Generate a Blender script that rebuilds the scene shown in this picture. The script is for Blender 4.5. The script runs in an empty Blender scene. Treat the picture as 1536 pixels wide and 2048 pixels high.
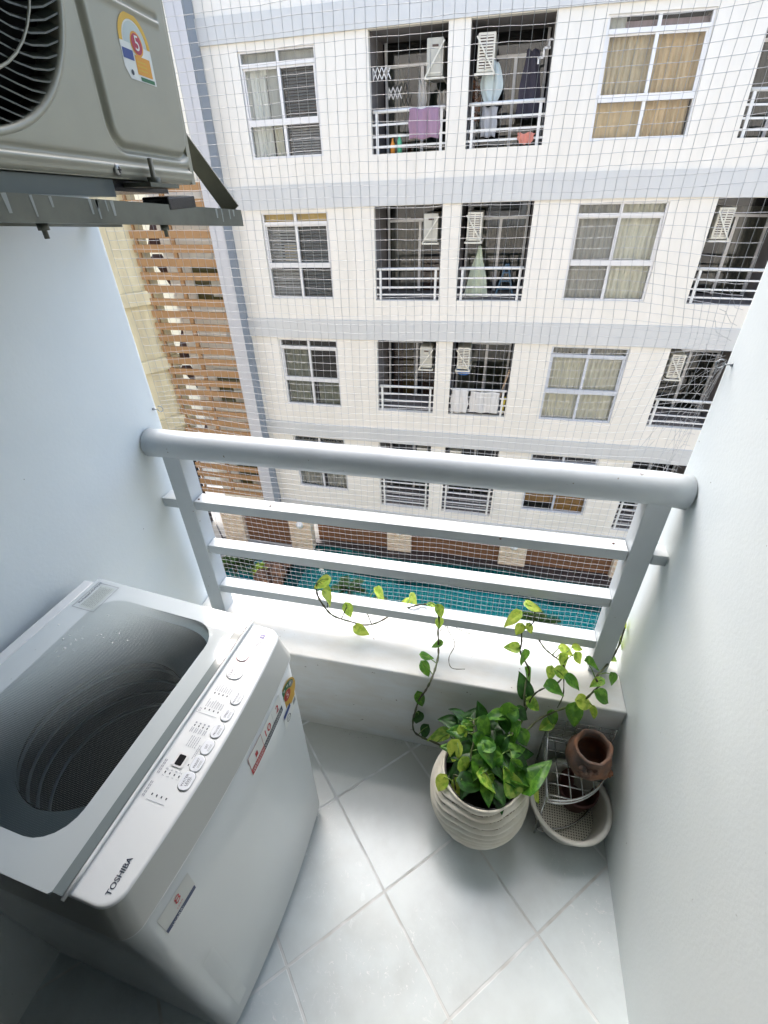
import bpy, bmesh, math, random
from mathutils import Vector, Matrix, noise
R = math.radians
rnd = random.Random(7)
scene = bpy.context.scene
COL = scene.collection

# ------------------------------------------------------------------ camera
cam = bpy.data.cameras.new('camera')
cam.sensor_fit = 'HORIZONTAL'; cam.sensor_width = 36.0
cam.lens = 36.0 * 950.3 / 1536.0
cam.clip_start = 0.02; cam.clip_end = 500
camo = bpy.data.objects.new('camera', cam); COL.objects.link(camo)
CR = ((0.97576, 0.21766, -0.02276), (-0.10727, 0.56633, 0.81717), (-0.19075, 0.79492, -0.57595))
camo.matrix_world = Matrix(((CR[0][0], CR[1][0], -CR[2][0], 0), (CR[0][1], CR[1][1], -CR[2][1], 0),
                            (CR[0][2], CR[1][2], -CR[2][2], 1.6815), (0, 0, 0, 1)))
scene.camera = camo
# ------------------------------------------------------------------ sky, sun, exposure
SUN_EL, SUN_AZ = R(52), R(-22)      # azimuth from +Y: light falls into the balcony from above the facing building
w = bpy.data.worlds.new('World'); scene.world = w; w.use_nodes = True
nt = w.node_tree; bg = nt.nodes['Background']
sky = nt.nodes.new('ShaderNodeTexSky'); sky.sky_type = 'NISHITA'; sky.sun_disc = False
sky.sun_elevation = SUN_EL; sky.sun_rotation = SUN_AZ; sky.air_density = 1.0; sky.dust_density = 3.0; sky.ozone_density = 1.0
nt.links.new(sky.outputs[0], bg.inputs[0]); bg.inputs[1].default_value = 0.15
sl = bpy.data.lights.new('sun', 'SUN'); sl.energy = .72; sl.angle = R(50); sl.color = (1.0, 0.97, 0.93)
so = bpy.data.objects.new('sun', sl); COL.objects.link(so)
sd = Vector((math.sin(SUN_AZ) * math.cos(SUN_EL), math.cos(SUN_AZ) * math.cos(SUN_EL), math.sin(SUN_EL)))
so.rotation_euler = sd.to_track_quat('Z', 'Y').to_euler(); so.location = (0, -5, 15)
scene.view_settings.view_transform = 'Standard'; scene.view_settings.look = 'None'
scene.view_settings.exposure = 2.2; scene.view_settings.gamma = 1.0
scene.cycles.max_bounces = 10; scene.cycles.transparent_max_bounces = 16; scene.cycles.diffuse_bounces = 6
scene.cycles.caustics_reflective = False; scene.cycles.caustics_refractive = False

# ------------------------------------------------------------------ helpers
class MB:
    """collects geometry; build() links it as one mesh object"""
    def __init__(s): s.v = []; s.f = []; s.m = []; s.sm = []
    def add(s, vs, fs, m=0, smooth=False):
        b = len(s.v); s.v += [tuple(v) for v in vs]
        for f in fs: s.f.append([b + i for i in f]); s.m.append(m); s.sm.append(smooth)
        return s
    def box(s, x0, x1, y0, y1, z0, z1, m=0, M=None):
        vs = [Vector((x, y, z)) for z in (z0, z1) for y in (y0, y1) for x in (x0, x1)]
        if M is not None: vs = [M @ v for v in vs]
        return s.add(vs, [(0, 2, 3, 1), (4, 5, 7, 6), (0, 1, 5, 4), (1, 3, 7, 5), (3, 2, 6, 7), (2, 0, 4, 6)], m)
    def bar(s, a, b, wd, ht, m=0, up=(0, 0, 1)):
        a = Vector(a); b = Vector(b); d = b - a; L = d.length; d.normalize(); up = Vector(up)
        x = d.cross(up); x.normalize(); z = x.cross(d)
        M = Matrix((( x.x, d.x, z.x, a.x), (x.y, d.y, z.y, a.y), (x.z, d.z, z.z, a.z), (0, 0, 0, 1)))
        return s.box(-wd / 2, wd / 2, 0, L, -ht / 2, ht / 2, m, M)
    def tube(s, pts, r, n=8, m=0, cap=True, closed=False):
        pts = [Vector(p) for p in pts]; rs = r if isinstance(r, (list, tuple)) else [r] * len(pts)
        N = len(pts); base = len(s.v); prev = None
        for i, p in enumerate(pts):
            if closed: t = pts[(i + 1) % N] - pts[i - 1]
            else: t = pts[min(i + 1, N - 1)] - pts[max(i - 1, 0)]
            if t.length < 1e-9: t = Vector((0, 0, 1))
            t.normalize()
            if prev is None:
                prev = t.cross(Vector((0, 0, 1)) if abs(t.z) < .9 else Vector((1, 0, 0)))
            u = prev - t * prev.dot(t); u.normalize(); prev = u; q = t.cross(u)
            for k in range(n):
                a = 2 * math.pi * k / n
                s.v.append(tuple(p + (u * math.cos(a) + q * math.sin(a)) * rs[i]))
        for i in range(N if closed else N - 1):
            j = (i + 1) % N
            for k in range(n):
                l = (k + 1) % n
                s.f.append([base + i * n + k, base + i * n + l, base + j * n + l, base + j * n + k]); s.m.append(m); s.sm.append(True)
        if cap and not closed:
            s.f.append([base + k for k in range(n)][::-1]); s.m.append(m); s.sm.append(False)
            s.f.append([base + (N - 1) * n + k for k in range(n)]); s.m.append(m); s.sm.append(False)
        return s
    def lathe(s, prof, c, n=40, m=0, fn=None, M=None):
        base = len(s.v); c = Vector(c)
        for i, (r, z) in enumerate(prof):
            for k in range(n):
                a = 2 * math.pi * k / n
                rr, zz = (r, z) if fn is None else fn(r, z, a, i)
                v = Vector((rr * math.cos(a), rr * math.sin(a), zz))
                if M is not None: v = M @ v
                s.v.append(tuple(c + v))
        for i in range(len(prof) - 1):
            for k in range(n):
                l = (k + 1) % n
                s.f.append([base + i * n + k, base + i * n + l, base + (i + 1) * n + l, base + (i + 1) * n + k]); s.m.append(m); s.sm.append(True)
        return s
    def grid(s, fn, nu, nv, m=0, smooth=True):
        base = len(s.v)
        for j in range(nv + 1):
            for i in range(nu + 1): s.v.append(tuple(fn(i / nu, j / nv)))
        for j in range(nv):
            for i in range(nu):
                a = base + j * (nu + 1) + i
                s.f.append([a, a + 1, a + nu + 2, a + nu + 1]); s.m.append(m); s.sm.append(smooth)
        return s
    def disc(s, c, ax, ay, rx, ry, n=24, m=0, r0=0.0):
        c = Vector(c); ax = Vector(ax); ay = Vector(ay); base = len(s.v)
        ring = lambda q: [tuple(c + ax * rx * q * math.cos(2 * math.pi * k / n) + ay * ry * q * math.sin(2 * math.pi * k / n)) for k in range(n)]
        s.v += ring(1.0)
        if r0 <= 0: s.f.append([base + k for k in range(n)]); s.m.append(m); s.sm.append(False)
        else:
            s.v += ring(r0)
            for k in range(n):
                l = (k + 1) % n
                s.f.append([base + k, base + l, base + n + l, base + n + k]); s.m.append(m); s.sm.append(False)
        return s
    def text(s, txt, size, M, m=0, font=None, sx=1.0):
        key = txt
        if key not in _tx:
            cu = bpy.data.curves.new('t', 'FONT'); cu.body = txt; cu.size = 1.0; cu.align_x = 'CENTER'; cu.align_y = 'CENTER'; cu.resolution_u = 3
            o = bpy.data.objects.new('t', cu); COL.objects.link(o)
            bpy.context.view_layer.update()
            me = bpy.data.meshes.new_from_object(o.evaluated_get(bpy.context.evaluated_depsgraph_get()))
            _tx[key] = ([v.co.copy() for v in me.vertices], [list(p.vertices) for p in me.polygons])
            bpy.data.objects.remove(o); bpy.data.curves.remove(cu); bpy.data.meshes.remove(me)
        vs, fs = _tx[key]
        return s.add([M @ Vector((v.x * size * sx, v.y * size, 0)) for v in vs], fs, m)
    def build(s, name, mats, parent=None, bevel=0, warp=False, seg=2, norm=False):
        v = s.v
        if warp: v = [(fw(x, z)[0], y, fw(x, z)[1]) for x, y, z in v]
        me = bpy.data.meshes.new(name); me.from_pydata(v, [], s.f); me.update()
        if not isinstance(mats, (list, tuple)): mats = [mats]
        for q in mats: me.materials.append(q)
        me.polygons.foreach_set('material_index', s.m); me.polygons.foreach_set('use_smooth', s.sm)
        if norm:
            b = bmesh.new(); b.from_mesh(me); bmesh.ops.recalc_face_normals(b, faces=b.faces); b.to_mesh(me); b.free()
        o = bpy.data.objects.new(name, me); COL.objects.link(o)
        if parent: o.parent = parent
        if bevel:
            md = o.modifiers.new('bevel', 'BEVEL'); md.width = bevel; md.segments = seg; md.limit_method = 'ANGLE'; md.angle_limit = R(40)
            md.harden_normals = False
        return o
_tx = {}
# gentle unevenness of the old rendered facade, in its own plane
WP = [[-0.00872, 0.01436], [0.01905, 0.07431], [0.06672, 0.02128], [0.06112, -0.01963], [0.00151, 0.02736], [-0.03054, -0.04492],
      [0.04729, -0.03809], [-0.04549, -0.04551], [-0.0576, -0.0543], [-0.03368, 0.05496]]
def fw(x, z):
    u = max(-1.35, min(1.1, x / 5)); q = max(-1.1, min(1.25, (z + 2) / 5))
    b = (1, u, q, u * u, u * q, q * q, u ** 3, u * u * q, u * q * q, q ** 3)
    return x + sum(a * c[0] for a, c in zip(b, WP)), z + sum(a * c[1] for a, c in zip(b, WP))
def tag(o, label=None, cat=None, group=None, kind=None):
    if label: o['label'] = label
    if cat: o['category'] = cat
    if group: o['group'] = group
    if kind: o['kind'] = kind
    return o
def thing(name, loc, label, cat, group=None):
    o = bpy.data.objects.new(name, None); COL.objects.link(o); o.location = loc; o.empty_display_size = .1
    return tag(o, label, cat, group)
class Local:
    """wraps MB.build so that children of an Empty keep their world coordinates"""
def put(mb, name, mats, parent, **k):
    o = mb.build(name, mats, None, **k); o.parent = parent
    p = parent; loc = Vector((0, 0, 0))
    while p is not None: loc += p.location; p = p.parent
    o.data.transform(Matrix.Translation(-loc))
    return o

# ------------------------------------------------------------------ materials
def mat(name, col, rough=.6, metal=0, spec=.5, bump=0, bscale=60, var=0, vscale=3, var2=None, trans=0, coat=0, emis=None, bdist=.002, aniso=None):
    m = bpy.data.materials.new(name); m.use_nodes = True; t = m.node_tree; p = t.nodes['Principled BSDF']
    p.inputs['Base Color'].default_value = (*col, 1); p.inputs['Roughness'].default_value = rough
    p.inputs['Metallic'].default_value = metal; p.inputs['Specular IOR Level'].default_value = spec
    if coat: p.inputs['Coat Weight'].default_value = coat; p.inputs['Coat Roughness'].default_value = .05
    if trans: p.inputs['Transmission Weight'].default_value = trans
    tc = t.nodes.new('ShaderNodeTexCoord')
    if var or var2:
        nz = t.nodes.new('ShaderNodeTexNoise'); nz.inputs['Scale'].default_value = vscale; nz.inputs['Detail'].default_value = 6; nz.inputs['Roughness'].default_value = .6
        if aniso:
            mp = t.nodes.new('ShaderNodeMapping'); mp.inputs['Scale'].default_value = aniso
            t.links.new(tc.outputs['Object'], mp.inputs[0]); t.links.new(mp.outputs[0], nz.inputs['Vector'])
        else: t.links.new(tc.outputs['Object'], nz.inputs['Vector'])
        cr = t.nodes.new('ShaderNodeValToRGB'); cr.color_ramp.elements[0].position = .34; cr.color_ramp.elements[1].position = .68
        c2 = var2 if var2 else tuple(min(1, c * (1 - var)) for c in col)
        cr.color_ramp.elements[0].color = (*c2, 1); cr.color_ramp.elements[1].color = (*col, 1)
        t.links.new(nz.outputs[0], cr.inputs[0]); t.links.new(cr.outputs[0], p.inputs['Base Color'])
    if bump:
        n2 = t.nodes.new('ShaderNodeTexNoise'); n2.inputs['Scale'].default_value = bscale; n2.inputs['Detail'].default_value = 4
        t.links.new(tc.outputs['Object'], n2.inputs['Vector'])
        bp_ = t.nodes.new('ShaderNodeBump'); bp_.inputs['Strength'].default_value = bump; bp_.inputs['Distance'].default_value = bdist
        t.links.new(n2.outputs[0], bp_.inputs['Height']); t.links.new(bp_.outputs[0], p.inputs['Normal'])
    if emis: p.inputs['Emission Color'].default_value = (*emis[0], 1); p.inputs['Emission Strength'].default_value = emis[1]
    return m
def specks(m, scale, thr, col):
    t = m.node_tree; p = t.nodes['Principled BSDF']; tc = t.nodes.new('ShaderNodeTexCoord'); n = t.nodes.new('ShaderNodeTexNoise'); n.inputs['Scale'].default_value = scale; n.inputs['Detail'].default_value = 2
    t.links.new(tc.outputs['Object'], n.inputs['Vector']); r = t.nodes.new('ShaderNodeValToRGB'); r.color_ramp.elements[0].position = thr; r.color_ramp.elements[1].position = thr + .02
    t.links.new(n.outputs[0], r.inputs[0]); mx = t.nodes.new('ShaderNodeMix'); mx.data_type = 'RGBA'; t.links.new(r.outputs[0], mx.inputs[0])
    t.links.new(p.inputs['Base Color'].links[0].from_socket, mx.inputs[6]); mx.inputs[7].default_value = (*col, 1); t.links.new(mx.outputs[2], p.inputs['Base Color'])
def glass_mat(name, tint, gloss=.12, rough=.02):
    m = bpy.data.materials.new(name); m.use_nodes = True; t = m.node_tree; t.nodes.clear()
    out = t.nodes.new('ShaderNodeOutputMaterial'); mx = t.nodes.new('ShaderNodeMixShader')
    tr = t.nodes.new('ShaderNodeBsdfTransparent'); gl = t.nodes.new('ShaderNodeBsdfGlossy'); gl.inputs['Roughness'].default_value = rough
    tr.inputs[0].default_value = (*tint, 1); fr = t.nodes.new('ShaderNodeFresnel'); fr.inputs[0].default_value = 1.5
    mul = t.nodes.new('ShaderNodeMath'); mul.operation = 'MULTIPLY_ADD'; mul.inputs[1].default_value = .45; mul.inputs[2].default_value = gloss * .5
    t.links.new(fr.outputs[0], mul.inputs[0]); t.links.new(mul.outputs[0], mx.inputs[0])
    t.links.new(tr.outputs[0], mx.inputs[1]); t.links.new(gl.outputs[0], mx.inputs[2]); t.links.new(mx.outputs[0], out.inputs[0])
    return m
M = {}
M['wall'] = mat('white_wall_paint', (.76, .81, .805), .5, bump=.25, bscale=110, bdist=.0012, var2=(.71, .765, .77), vscale=3)
specks(M['wall'], 60, .775, (.30, .30, .28))
M['wall_plinth'] = mat('parapet_paint', (.68, .72, .74), .5, bump=.35, bscale=30, bdist=.002, var2=(.60, .59, .55), vscale=4, aniso=(1, 2.5, 2.5))
M['facade'] = mat('cream_facade_paint', (.75, .715, .64), .8, bump=.1, bscale=20, var2=(.70, .665, .585), vscale=.9, aniso=(2.5, 2.5, .35))
M['band'] = mat('pale_blue_band_paint', (.57, .57, .545), .8, var=.06, vscale=.8, aniso=(2, 2, .5))
M['pil'] = mat('lavender_pilaster_paint', (.50, .50, .51), .8, var=.04, vscale=.8)
M['pil_shade'] = mat('pilaster_side_shade', (.27, .295, .32), .8, var=.05, vscale=1)
M['wing'] = mat('yellowish_wall_paint', (.76, .69, .46), .8, var2=(.58, .51, .33), vscale=1.3, aniso=(3, 3, .5))
M['alu'] = mat('grey_aluminium', (.62, .62, .62), .35, metal=.2)
M['alu2'] = mat('grey_blue_aluminium', (.52, .55, .60), .35, metal=.3)
M['white'] = mat('white_enamel', (.70, .70, .69), .3)
M['railw'] = mat('facade_rail_white', (.66, .66, .63), .4)
M['slat'] = mat('ochre_brown_slat_paint', (.36, .205, .09), .6, var=.12, vscale=5)
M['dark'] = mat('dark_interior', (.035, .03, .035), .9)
M['darkbrown'] = mat('dark_brown_timber', (.07, .028, .02), .7)
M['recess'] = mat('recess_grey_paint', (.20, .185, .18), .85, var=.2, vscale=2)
M['glass'] = glass_mat('window_glass', (.92, .94, .93), .06)
M['glass_dk'] = glass_mat('tinted_window_glass', (.35, .36, .33))
M['ac'] = mat('aircon_cream_enamel', (.62, .60, .51), .45); M['ac2'] = mat('aircon_side_panel', (.44, .43, .37), .5)
M['acdark'] = mat('aircon_grille_shadow', (.09, .06, .05), .8)
M['steel'] = mat('painted_white_steel', (.52, .56, .58), .33, bump=.3, bscale=45, bdist=.001, var=.06, vscale=9)
M['net'] = mat('nylon_netting', (.42, .43, .44), .5)
M['black'] = mat('black_plastic', (.01, .01, .012), .25)

specks(M['wall_plinth'], 55, .74, (.25, .23, .20))
specks(M['steel'], 60, .75, (.22, .20, .17))
# ------------------------------------------------------------------ tile, stone, water and lid materials
def nodes(name):
    m = bpy.data.materials.new(name); m.use_nodes = True; t = m.node_tree
    return m, t, t.nodes['Principled BSDF'], t.nodes.new('ShaderNodeTexCoord')
def mth(t, op, a=None, b=None, c=None):
    n = t.nodes.new('ShaderNodeMath'); n.operation = op
    for i, x in enumerate((a, b, c)):
        if x is None: continue
        if isinstance(x, (int, float)): n.inputs[i].default_value = x
        else: t.links.new(x, n.inputs[i])
    return n.outputs[0]
def noi(t, tc, scale, detail=5, rough=.6, mapping=None, out='Object'):
    n = t.nodes.new('ShaderNodeTexNoise'); n.inputs['Scale'].default_value = scale; n.inputs['Detail'].default_value = detail; n.inputs['Roughness'].default_value = rough
    if mapping:
        mp = t.nodes.new('ShaderNodeMapping'); mp.inputs['Scale'].default_value = mapping
        t.links.new(tc.outputs[out], mp.inputs[0]); t.links.new(mp.outputs[0], n.inputs['Vector'])
    else: t.links.new(tc.outputs[out], n.inputs['Vector'])
    return n.outputs[0]
def ramp(t, fac, stops):
    r = t.nodes.new('ShaderNodeValToRGB'); e = r.color_ramp.elements
    while len(e) < len(stops): e.new(.5)
    for i, (p, c) in enumerate(stops): e[i].position = p; e[i].color = (*c, 1)
    t.links.new(fac, r.inputs[0]); return r.outputs[0]
def mixc(t, fac, a, b):
    n = t.nodes.new('ShaderNodeMix'); n.data_type = 'RGBA'
    for i, x in ((0, fac), (6, a), (7, b)):
        if isinstance(x, (int, float)): n.inputs[i].default_value = x
        elif isinstance(x, tuple): n.inputs[i].default_value = (*x, 1)
        else: t.links.new(x, n.inputs[i])
    return n.outputs[2]
def bumpn(t, p, h, strength, dist):
    b = t.nodes.new('ShaderNodeBump'); b.inputs['Strength'].default_value = strength; b.inputs['Distance'].default_value = dist
    t.links.new(h, b.inputs['Height']); t.links.new(b.outputs[0], p.inputs['Normal'])
def gridmask(t, tc, pitch, wid, warp=0):
    sx = t.nodes.new('ShaderNodeSeparateXYZ')
    if warp:
        n = t.nodes.new('ShaderNodeTexNoise'); n.inputs['Scale'].default_value = 9; t.links.new(tc.outputs['Object'], n.inputs['Vector'])
        va = t.nodes.new('ShaderNodeVectorMath'); va.operation = 'MULTIPLY_ADD'; va.inputs[1].default_value = (warp,) * 3
        t.links.new(n.outputs['Color'], va.inputs[0]); t.links.new(tc.outputs['Object'], va.inputs[2]); t.links.new(va.outputs[0], sx.inputs[0])
    else: t.links.new(tc.outputs['Object'], sx.inputs[0])
    r = []
    for k in (0, 1):
        a = mth(t, 'DIVIDE', sx.outputs[k], pitch); a = mth(t, 'ADD', a, .5); a = mth(t, 'FRACT', a)
        a = mth(t, 'SUBTRACT', a, .5); a = mth(t, 'ABSOLUTE', a); r.append(a)
    d = mth(t, 'MINIMUM', r[0], r[1])
    s = mth(t, 'DIVIDE', d, wid / pitch); s = mth(t, 'SUBTRACT', 1.0, s)
    c = t.nodes.new('ShaderNodeClamp'); t.links.new(mth(t, 'MULTIPLY', s, 3.0), c.inputs[0])
    return c.outputs[0], sx
def tile_mat():
    m, t, p, tc = nodes('balcony_floor_tile')
    g, sx = gridmask(t, tc, .3, .0042, .002)
    # each tile a slightly different tone
    wn = t.nodes.new('ShaderNodeTexWhiteNoise'); wn.noise_dimensions = '2D'
    va = t.nodes.new('ShaderNodeVectorMath'); va.operation = 'SCALE'; va.inputs[3].default_value = 1 / .3
    fl = t.nodes.new('ShaderNodeVectorMath'); fl.operation = 'FLOOR'
    t.links.new(tc.outputs['Object'], va.inputs[0]); t.links.new(va.outputs[0], fl.inputs[0]); t.links.new(fl.outputs[0], wn.inputs['Vector'])
    n1 = noi(t, tc, 5, 8, .65); base = ramp(t, n1, [(.3, (.56, .62, .64)), (.5, (.63, .70, .725)), (.72, (.68, .755, .78))])
    base = mixc(t, mth(t, 'MULTIPLY', wn.outputs[0], .10), base, (.50, .49, .46))
    # patchy dirt film and scratches of dried limescale
    n2 = noi(t, tc, 2.2, 4); base = mixc(t, ramp(t, n2, [(.48, (0, 0, 0)), (.75, (.45, .45, .45))]), base, (.44, .43, .395))
    vo = t.nodes.new('ShaderNodeTexNoise'); vo.inputs['Scale'].default_value = 38; vo.inputs['Detail'].default_value = 8; vo.inputs['Roughness'].default_value = .75; vo.inputs['Distortion'].default_value = 2.2
    t.links.new(tc.outputs['Object'], vo.inputs['Vector'])
    n3 = noi(t, tc, 3.3, 3)
    sc = mth(t, 'MULTIPLY', ramp(t, vo.outputs[0], [(.585, (0, 0, 0)), (.62, (1, 1, 1))]), ramp(t, n3, [(.50, (0, 0, 0)), (.62, (1, 1, 1))]))
    base = mixc(t, mth(t, 'MULTIPLY', sc, .9), base, (.80, .82, .84))
    # grey-brown dirt film plus painted-in shade along the foot of the ledge (world y from the turned tile axes)
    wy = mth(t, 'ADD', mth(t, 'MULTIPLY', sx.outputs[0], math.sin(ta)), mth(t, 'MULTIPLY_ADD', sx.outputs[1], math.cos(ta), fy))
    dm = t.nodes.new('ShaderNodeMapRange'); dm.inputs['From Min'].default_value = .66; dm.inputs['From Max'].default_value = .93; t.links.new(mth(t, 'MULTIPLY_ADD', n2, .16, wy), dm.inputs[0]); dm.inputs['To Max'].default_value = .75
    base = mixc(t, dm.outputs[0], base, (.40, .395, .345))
    gn = noi(t, tc, 7, 3); gcol = ramp(t, gn, [(.33, (.40, .395, .36)), (.5, (.58, .60, .60)), (.65, (.74, .77, .78))])
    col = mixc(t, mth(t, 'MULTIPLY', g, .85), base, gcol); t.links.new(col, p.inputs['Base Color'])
    rr = mth(t, 'MULTIPLY_ADD', n1, .25, .10); rr = mth(t, 'MAXIMUM', rr, mth(t, 'MULTIPLY', g, .7)); rr = mth(t, 'SUBTRACT', rr, mth(t, 'MULTIPLY', sc, .12))
    t.links.new(rr, p.inputs['Roughness'])
    h = mth(t, 'ADD', mth(t, 'MULTIPLY', g, -.8), mth(t, 'MULTIPLY', n1, .5)); bumpn(t, p, h, .35, .003)
    return m
def pool_mat(name, c1, c2, grout):
    m, t, p, tc = nodes(name); g, sx = gridmask(t, tc, .15, .013)
    n = noi(t, tc, 9, 2); base = ramp(t, n, [(.35, c1), (.65, c2)])
    t.links.new(mixc(t, mth(t, 'MULTIPLY', g, .8), base, grout), p.inputs['Base Color']); p.inputs['Roughness'].default_value = .3
    return m
def stone_mat():
    m, t, p, tc = nodes('split_face_stone')
    n = noi(t, tc, 5, 5, .6, (1, 1, 5)); n2 = noi(t, tc, 14, 4, .6, (1, 1, 3))
    t.links.new(ramp(t, n, [(.32, (.42, .26, .16)), (.45, (.66, .50, .34)), (.6, (.78, .68, .52)), (.75, (.55, .38, .25))]), p.inputs['Base Color'])
    p.inputs['Roughness'].default_value = .9; bumpn(t, p, n2, .9, .03); return m
def water_mat():
    m = glass_mat('pool_water', (.42, .88, .84), .0, .015); t = m.node_tree; tc = t.nodes.new('ShaderNodeTexCoord')
    n = noi(t, tc, 2.2, 3); b = t.nodes.new('ShaderNodeBump'); b.inputs['Strength'].default_value = .25; b.inputs['Distance'].default_value = .05
    t.links.new(n, b.inputs['Height'])
    for q in t.nodes:
        if q.type in ('BSDF_GLOSSY', 'FRESNEL'): t.links.new(b.outputs[0], q.inputs['Normal'])
    return m
def lid_window_mat():
    """smoked window printed with a fine grid of dots"""
    m = bpy.data.materials.new('smoked_lid_window'); m.use_nodes = True; t = m.node_tree; t.nodes.clear()
    out = t.nodes.new('ShaderNodeOutputMaterial'); tc = t.nodes.new('ShaderNodeTexCoord')
    sx = t.nodes.new('ShaderNodeSeparateXYZ'); t.links.new(tc.outputs['Object'], sx.inputs[0])
    pitch = .0027; rr = []
    for k in (0, 1):
        a = mth(t, 'FRACT', mth(t, 'DIVIDE', sx.outputs[k], pitch)); a = mth(t, 'SUBTRACT', a, .5); rr.append(mth(t, 'MULTIPLY', a, a))
    d = mth(t, 'SQRT', mth(t, 'ADD', rr[0], rr[1])); s1 = mth(t, 'MULTIPLY_ADD', sx.outputs[0], -4.3, .05); s2 = mth(t, 'MULTIPLY_ADD', sx.outputs[1], 1.9, s1)   # halftone print: denser towards the rear corner
    rad = mth(t, 'MAXIMUM', mth(t, 'MULTIPLY_ADD', s2, .46, .20), .12)
    dot = mth(t, 'LESS_THAN', d, rad)
    tr = t.nodes.new('ShaderNodeBsdfTransparent'); tr.inputs[0].default_value = (.36, .43, .46, 1)
    df = t.nodes.new('ShaderNodeBsdfDiffuse'); df.inputs[0].default_value = (.46, .52, .52, 1)
    gl = t.nodes.new('ShaderNodeBsdfGlossy'); gl.inputs['Roughness'].default_value = .03
    m1 = t.nodes.new('ShaderNodeMixShader'); m2 = t.nodes.new('ShaderNodeMixShader'); fr = t.nodes.new('ShaderNodeFresnel'); fr.inputs[0].default_value = 1.3
    t.links.new(mth(t, 'MULTIPLY', dot, .9), m1.inputs[0]); t.links.new(tr.outputs[0], m1.inputs[1]); t.links.new(df.outputs[0], m1.inputs[2])
    t.links.new(mth(t, 'MULTIPLY_ADD', fr.outputs[0], 1.0, .0), m2.inputs[0]); t.links.new(m1.outputs[0], m2.inputs[1]); t.links.new(gl.outputs[0], m2.inputs[2]); t.links.new(m2.outputs[0], out.inputs[0])
    return m
def leaf_mat(name, c1, c2, fac):
    m, t, p, tc = nodes(name)
    n = noi(t, tc, 60, 3, .6, (1, 1, 1)); t.links.new(ramp(t, n, [(fac - .06, c1), (fac + .06, c2)]), p.inputs['Base Color'])
    p.inputs['Roughness'].default_value = .42
    tl = t.nodes.new('ShaderNodeBsdfTranslucent'); tl.inputs[0].default_value = (*[min(1, c * 1.6) for c in c2], 1)
    mx = t.nodes.new('ShaderNodeMixShader'); mx.inputs[0].default_value = .28
    out = [q for q in t.nodes if q.type == 'OUTPUT_MATERIAL'][0]
    t.links.new(p.outputs[0], mx.inputs[1]); t.links.new(tl.outputs[0], mx.inputs[2]); t.links.new(mx.outputs[0], out.inputs[0]); return m
M['pooltile'] = pool_mat('pool_floor_mosaic', (.015, .33, .33), (.04, .46, .46), (.32, .70, .70))
M['poolwall'] = pool_mat('pool_wall_mosaic', (.008, .07, .08), (.015, .12, .13), (.06, .22, .22))
M['water'] = water_mat(); M['stone'] = stone_mat()
M['coping'] = mat('dark_brown_coping', (.045, .032, .028), .5, var=.3, vscale=6)
M['lidwin'] = lid_window_mat()

# ------------------------------------------------------------------ the balcony shell
XL, XR, YP, YO = -.967, .49, .921, 1.165
ta = -.795; fx, fy = -.3513, .6831
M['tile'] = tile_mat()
def to_floor(x, y):
    dx, dy = x - fx, y - fy; return (dx * math.cos(ta) + dy * math.sin(ta), -dx * math.sin(ta) + dy * math.cos(ta))
b = MB(); q = [to_floor(*p) for p in ((XL - .02, -.05), (XR + .02, -.05), (XR + .02, YP + .02), (XL - .02, YP + .02))]
b.add([(x, y, 0) for x, y in q] + [(x, y, -.04) for x, y in q], [(0, 1, 2, 3), (7, 6, 5, 4)])
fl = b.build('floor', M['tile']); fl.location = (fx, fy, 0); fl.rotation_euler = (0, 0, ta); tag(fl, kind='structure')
def wall(x0, x1, label):
    b = MB(); b.box(x0, x1, -.05, YO, -.15, 2.56)
    o = b.build('balcony_wall', M['wall'], bevel=.018, seg=4); return tag(o, label, 'wall')
wall(XL - .16, XL, 'white painted side wall behind the washing machine and under the outdoor air conditioner')
wall(XR, XR + .16, 'plain pale blue-white side wall filling the right side beside the wire shelf')
b = MB(); b.box(XL, XR, YP, YO - .001, -.15, .392)
o = b.build('parapet', M['wall_plinth'], bevel=.006, seg=3); tag(o, 'low white masonry ledge with stained top carrying the railing posts', 'ledge')
b = MB(); b.box(XL - .16, XR + .16, -.05, YO, 2.56, 2.72); tag(b.build('ceiling', M['wall']), kind='structure')
# dim room behind the doorway in which the camera stands
M['room'] = mat('dim_room', (.75, .78, .78), .8); M['roomfloor'] = mat('dim_room_floor', (.20, .23, .25), .4)
b = MB(); b.box(-1.8, 1.4, -3.2, -.051, -.05, -.012); tag(b.build('room_floor', M['roomfloor']), kind='structure')
b = MB(); b.box(-1.9, -1.8, -3.2, -.051, -.05, 2.72); b.box(1.4, 1.5, -3.2, -.051, -.05, 2.72); b.box(-1.9, 1.5, -3.3, -3.2, -.05, 2.72); b.box(-1.8, 1.4, -3.2, -.051, 2.60, 2.72)
b.box(-1.8, XL - .16, -.10, -.051, -.012, 2.6); b.box(XR + .16, 1.4, -.10, -.051, -.012, 2.6); tag(b.build('room_shell', M['room']), kind='structure')
b = MB(); b.box(-1.79, -.60, -.30, -.27, -.012, 2.59); tag(b.build('light_blocker', mat('blocker_black', (.012, .013, .015), .9)), 'unseen black panel added to keep the corner behind the washing machine dark', 'curtain')  # added out of view to hold light off the lower left corner
# the mass of the camera's own building round the balcony
b = MB(); b.box(-14, XL - .16, -6, 1.10, -8.3, 7); b.box(XR + .16, 14, -6, 1.10, -8.3, 7); b.box(XL - .16, XR + .16, -6, 1.10, -8.3, -.16); b.box(XL - .16, XR + .16, -6, 1.10, 2.725, 7)
b.f = [f for f in b.f]
o = b.build('apartment_block', M['facade']); tag(o, 'cream apartment block that carries this balcony', 'building')
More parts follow.
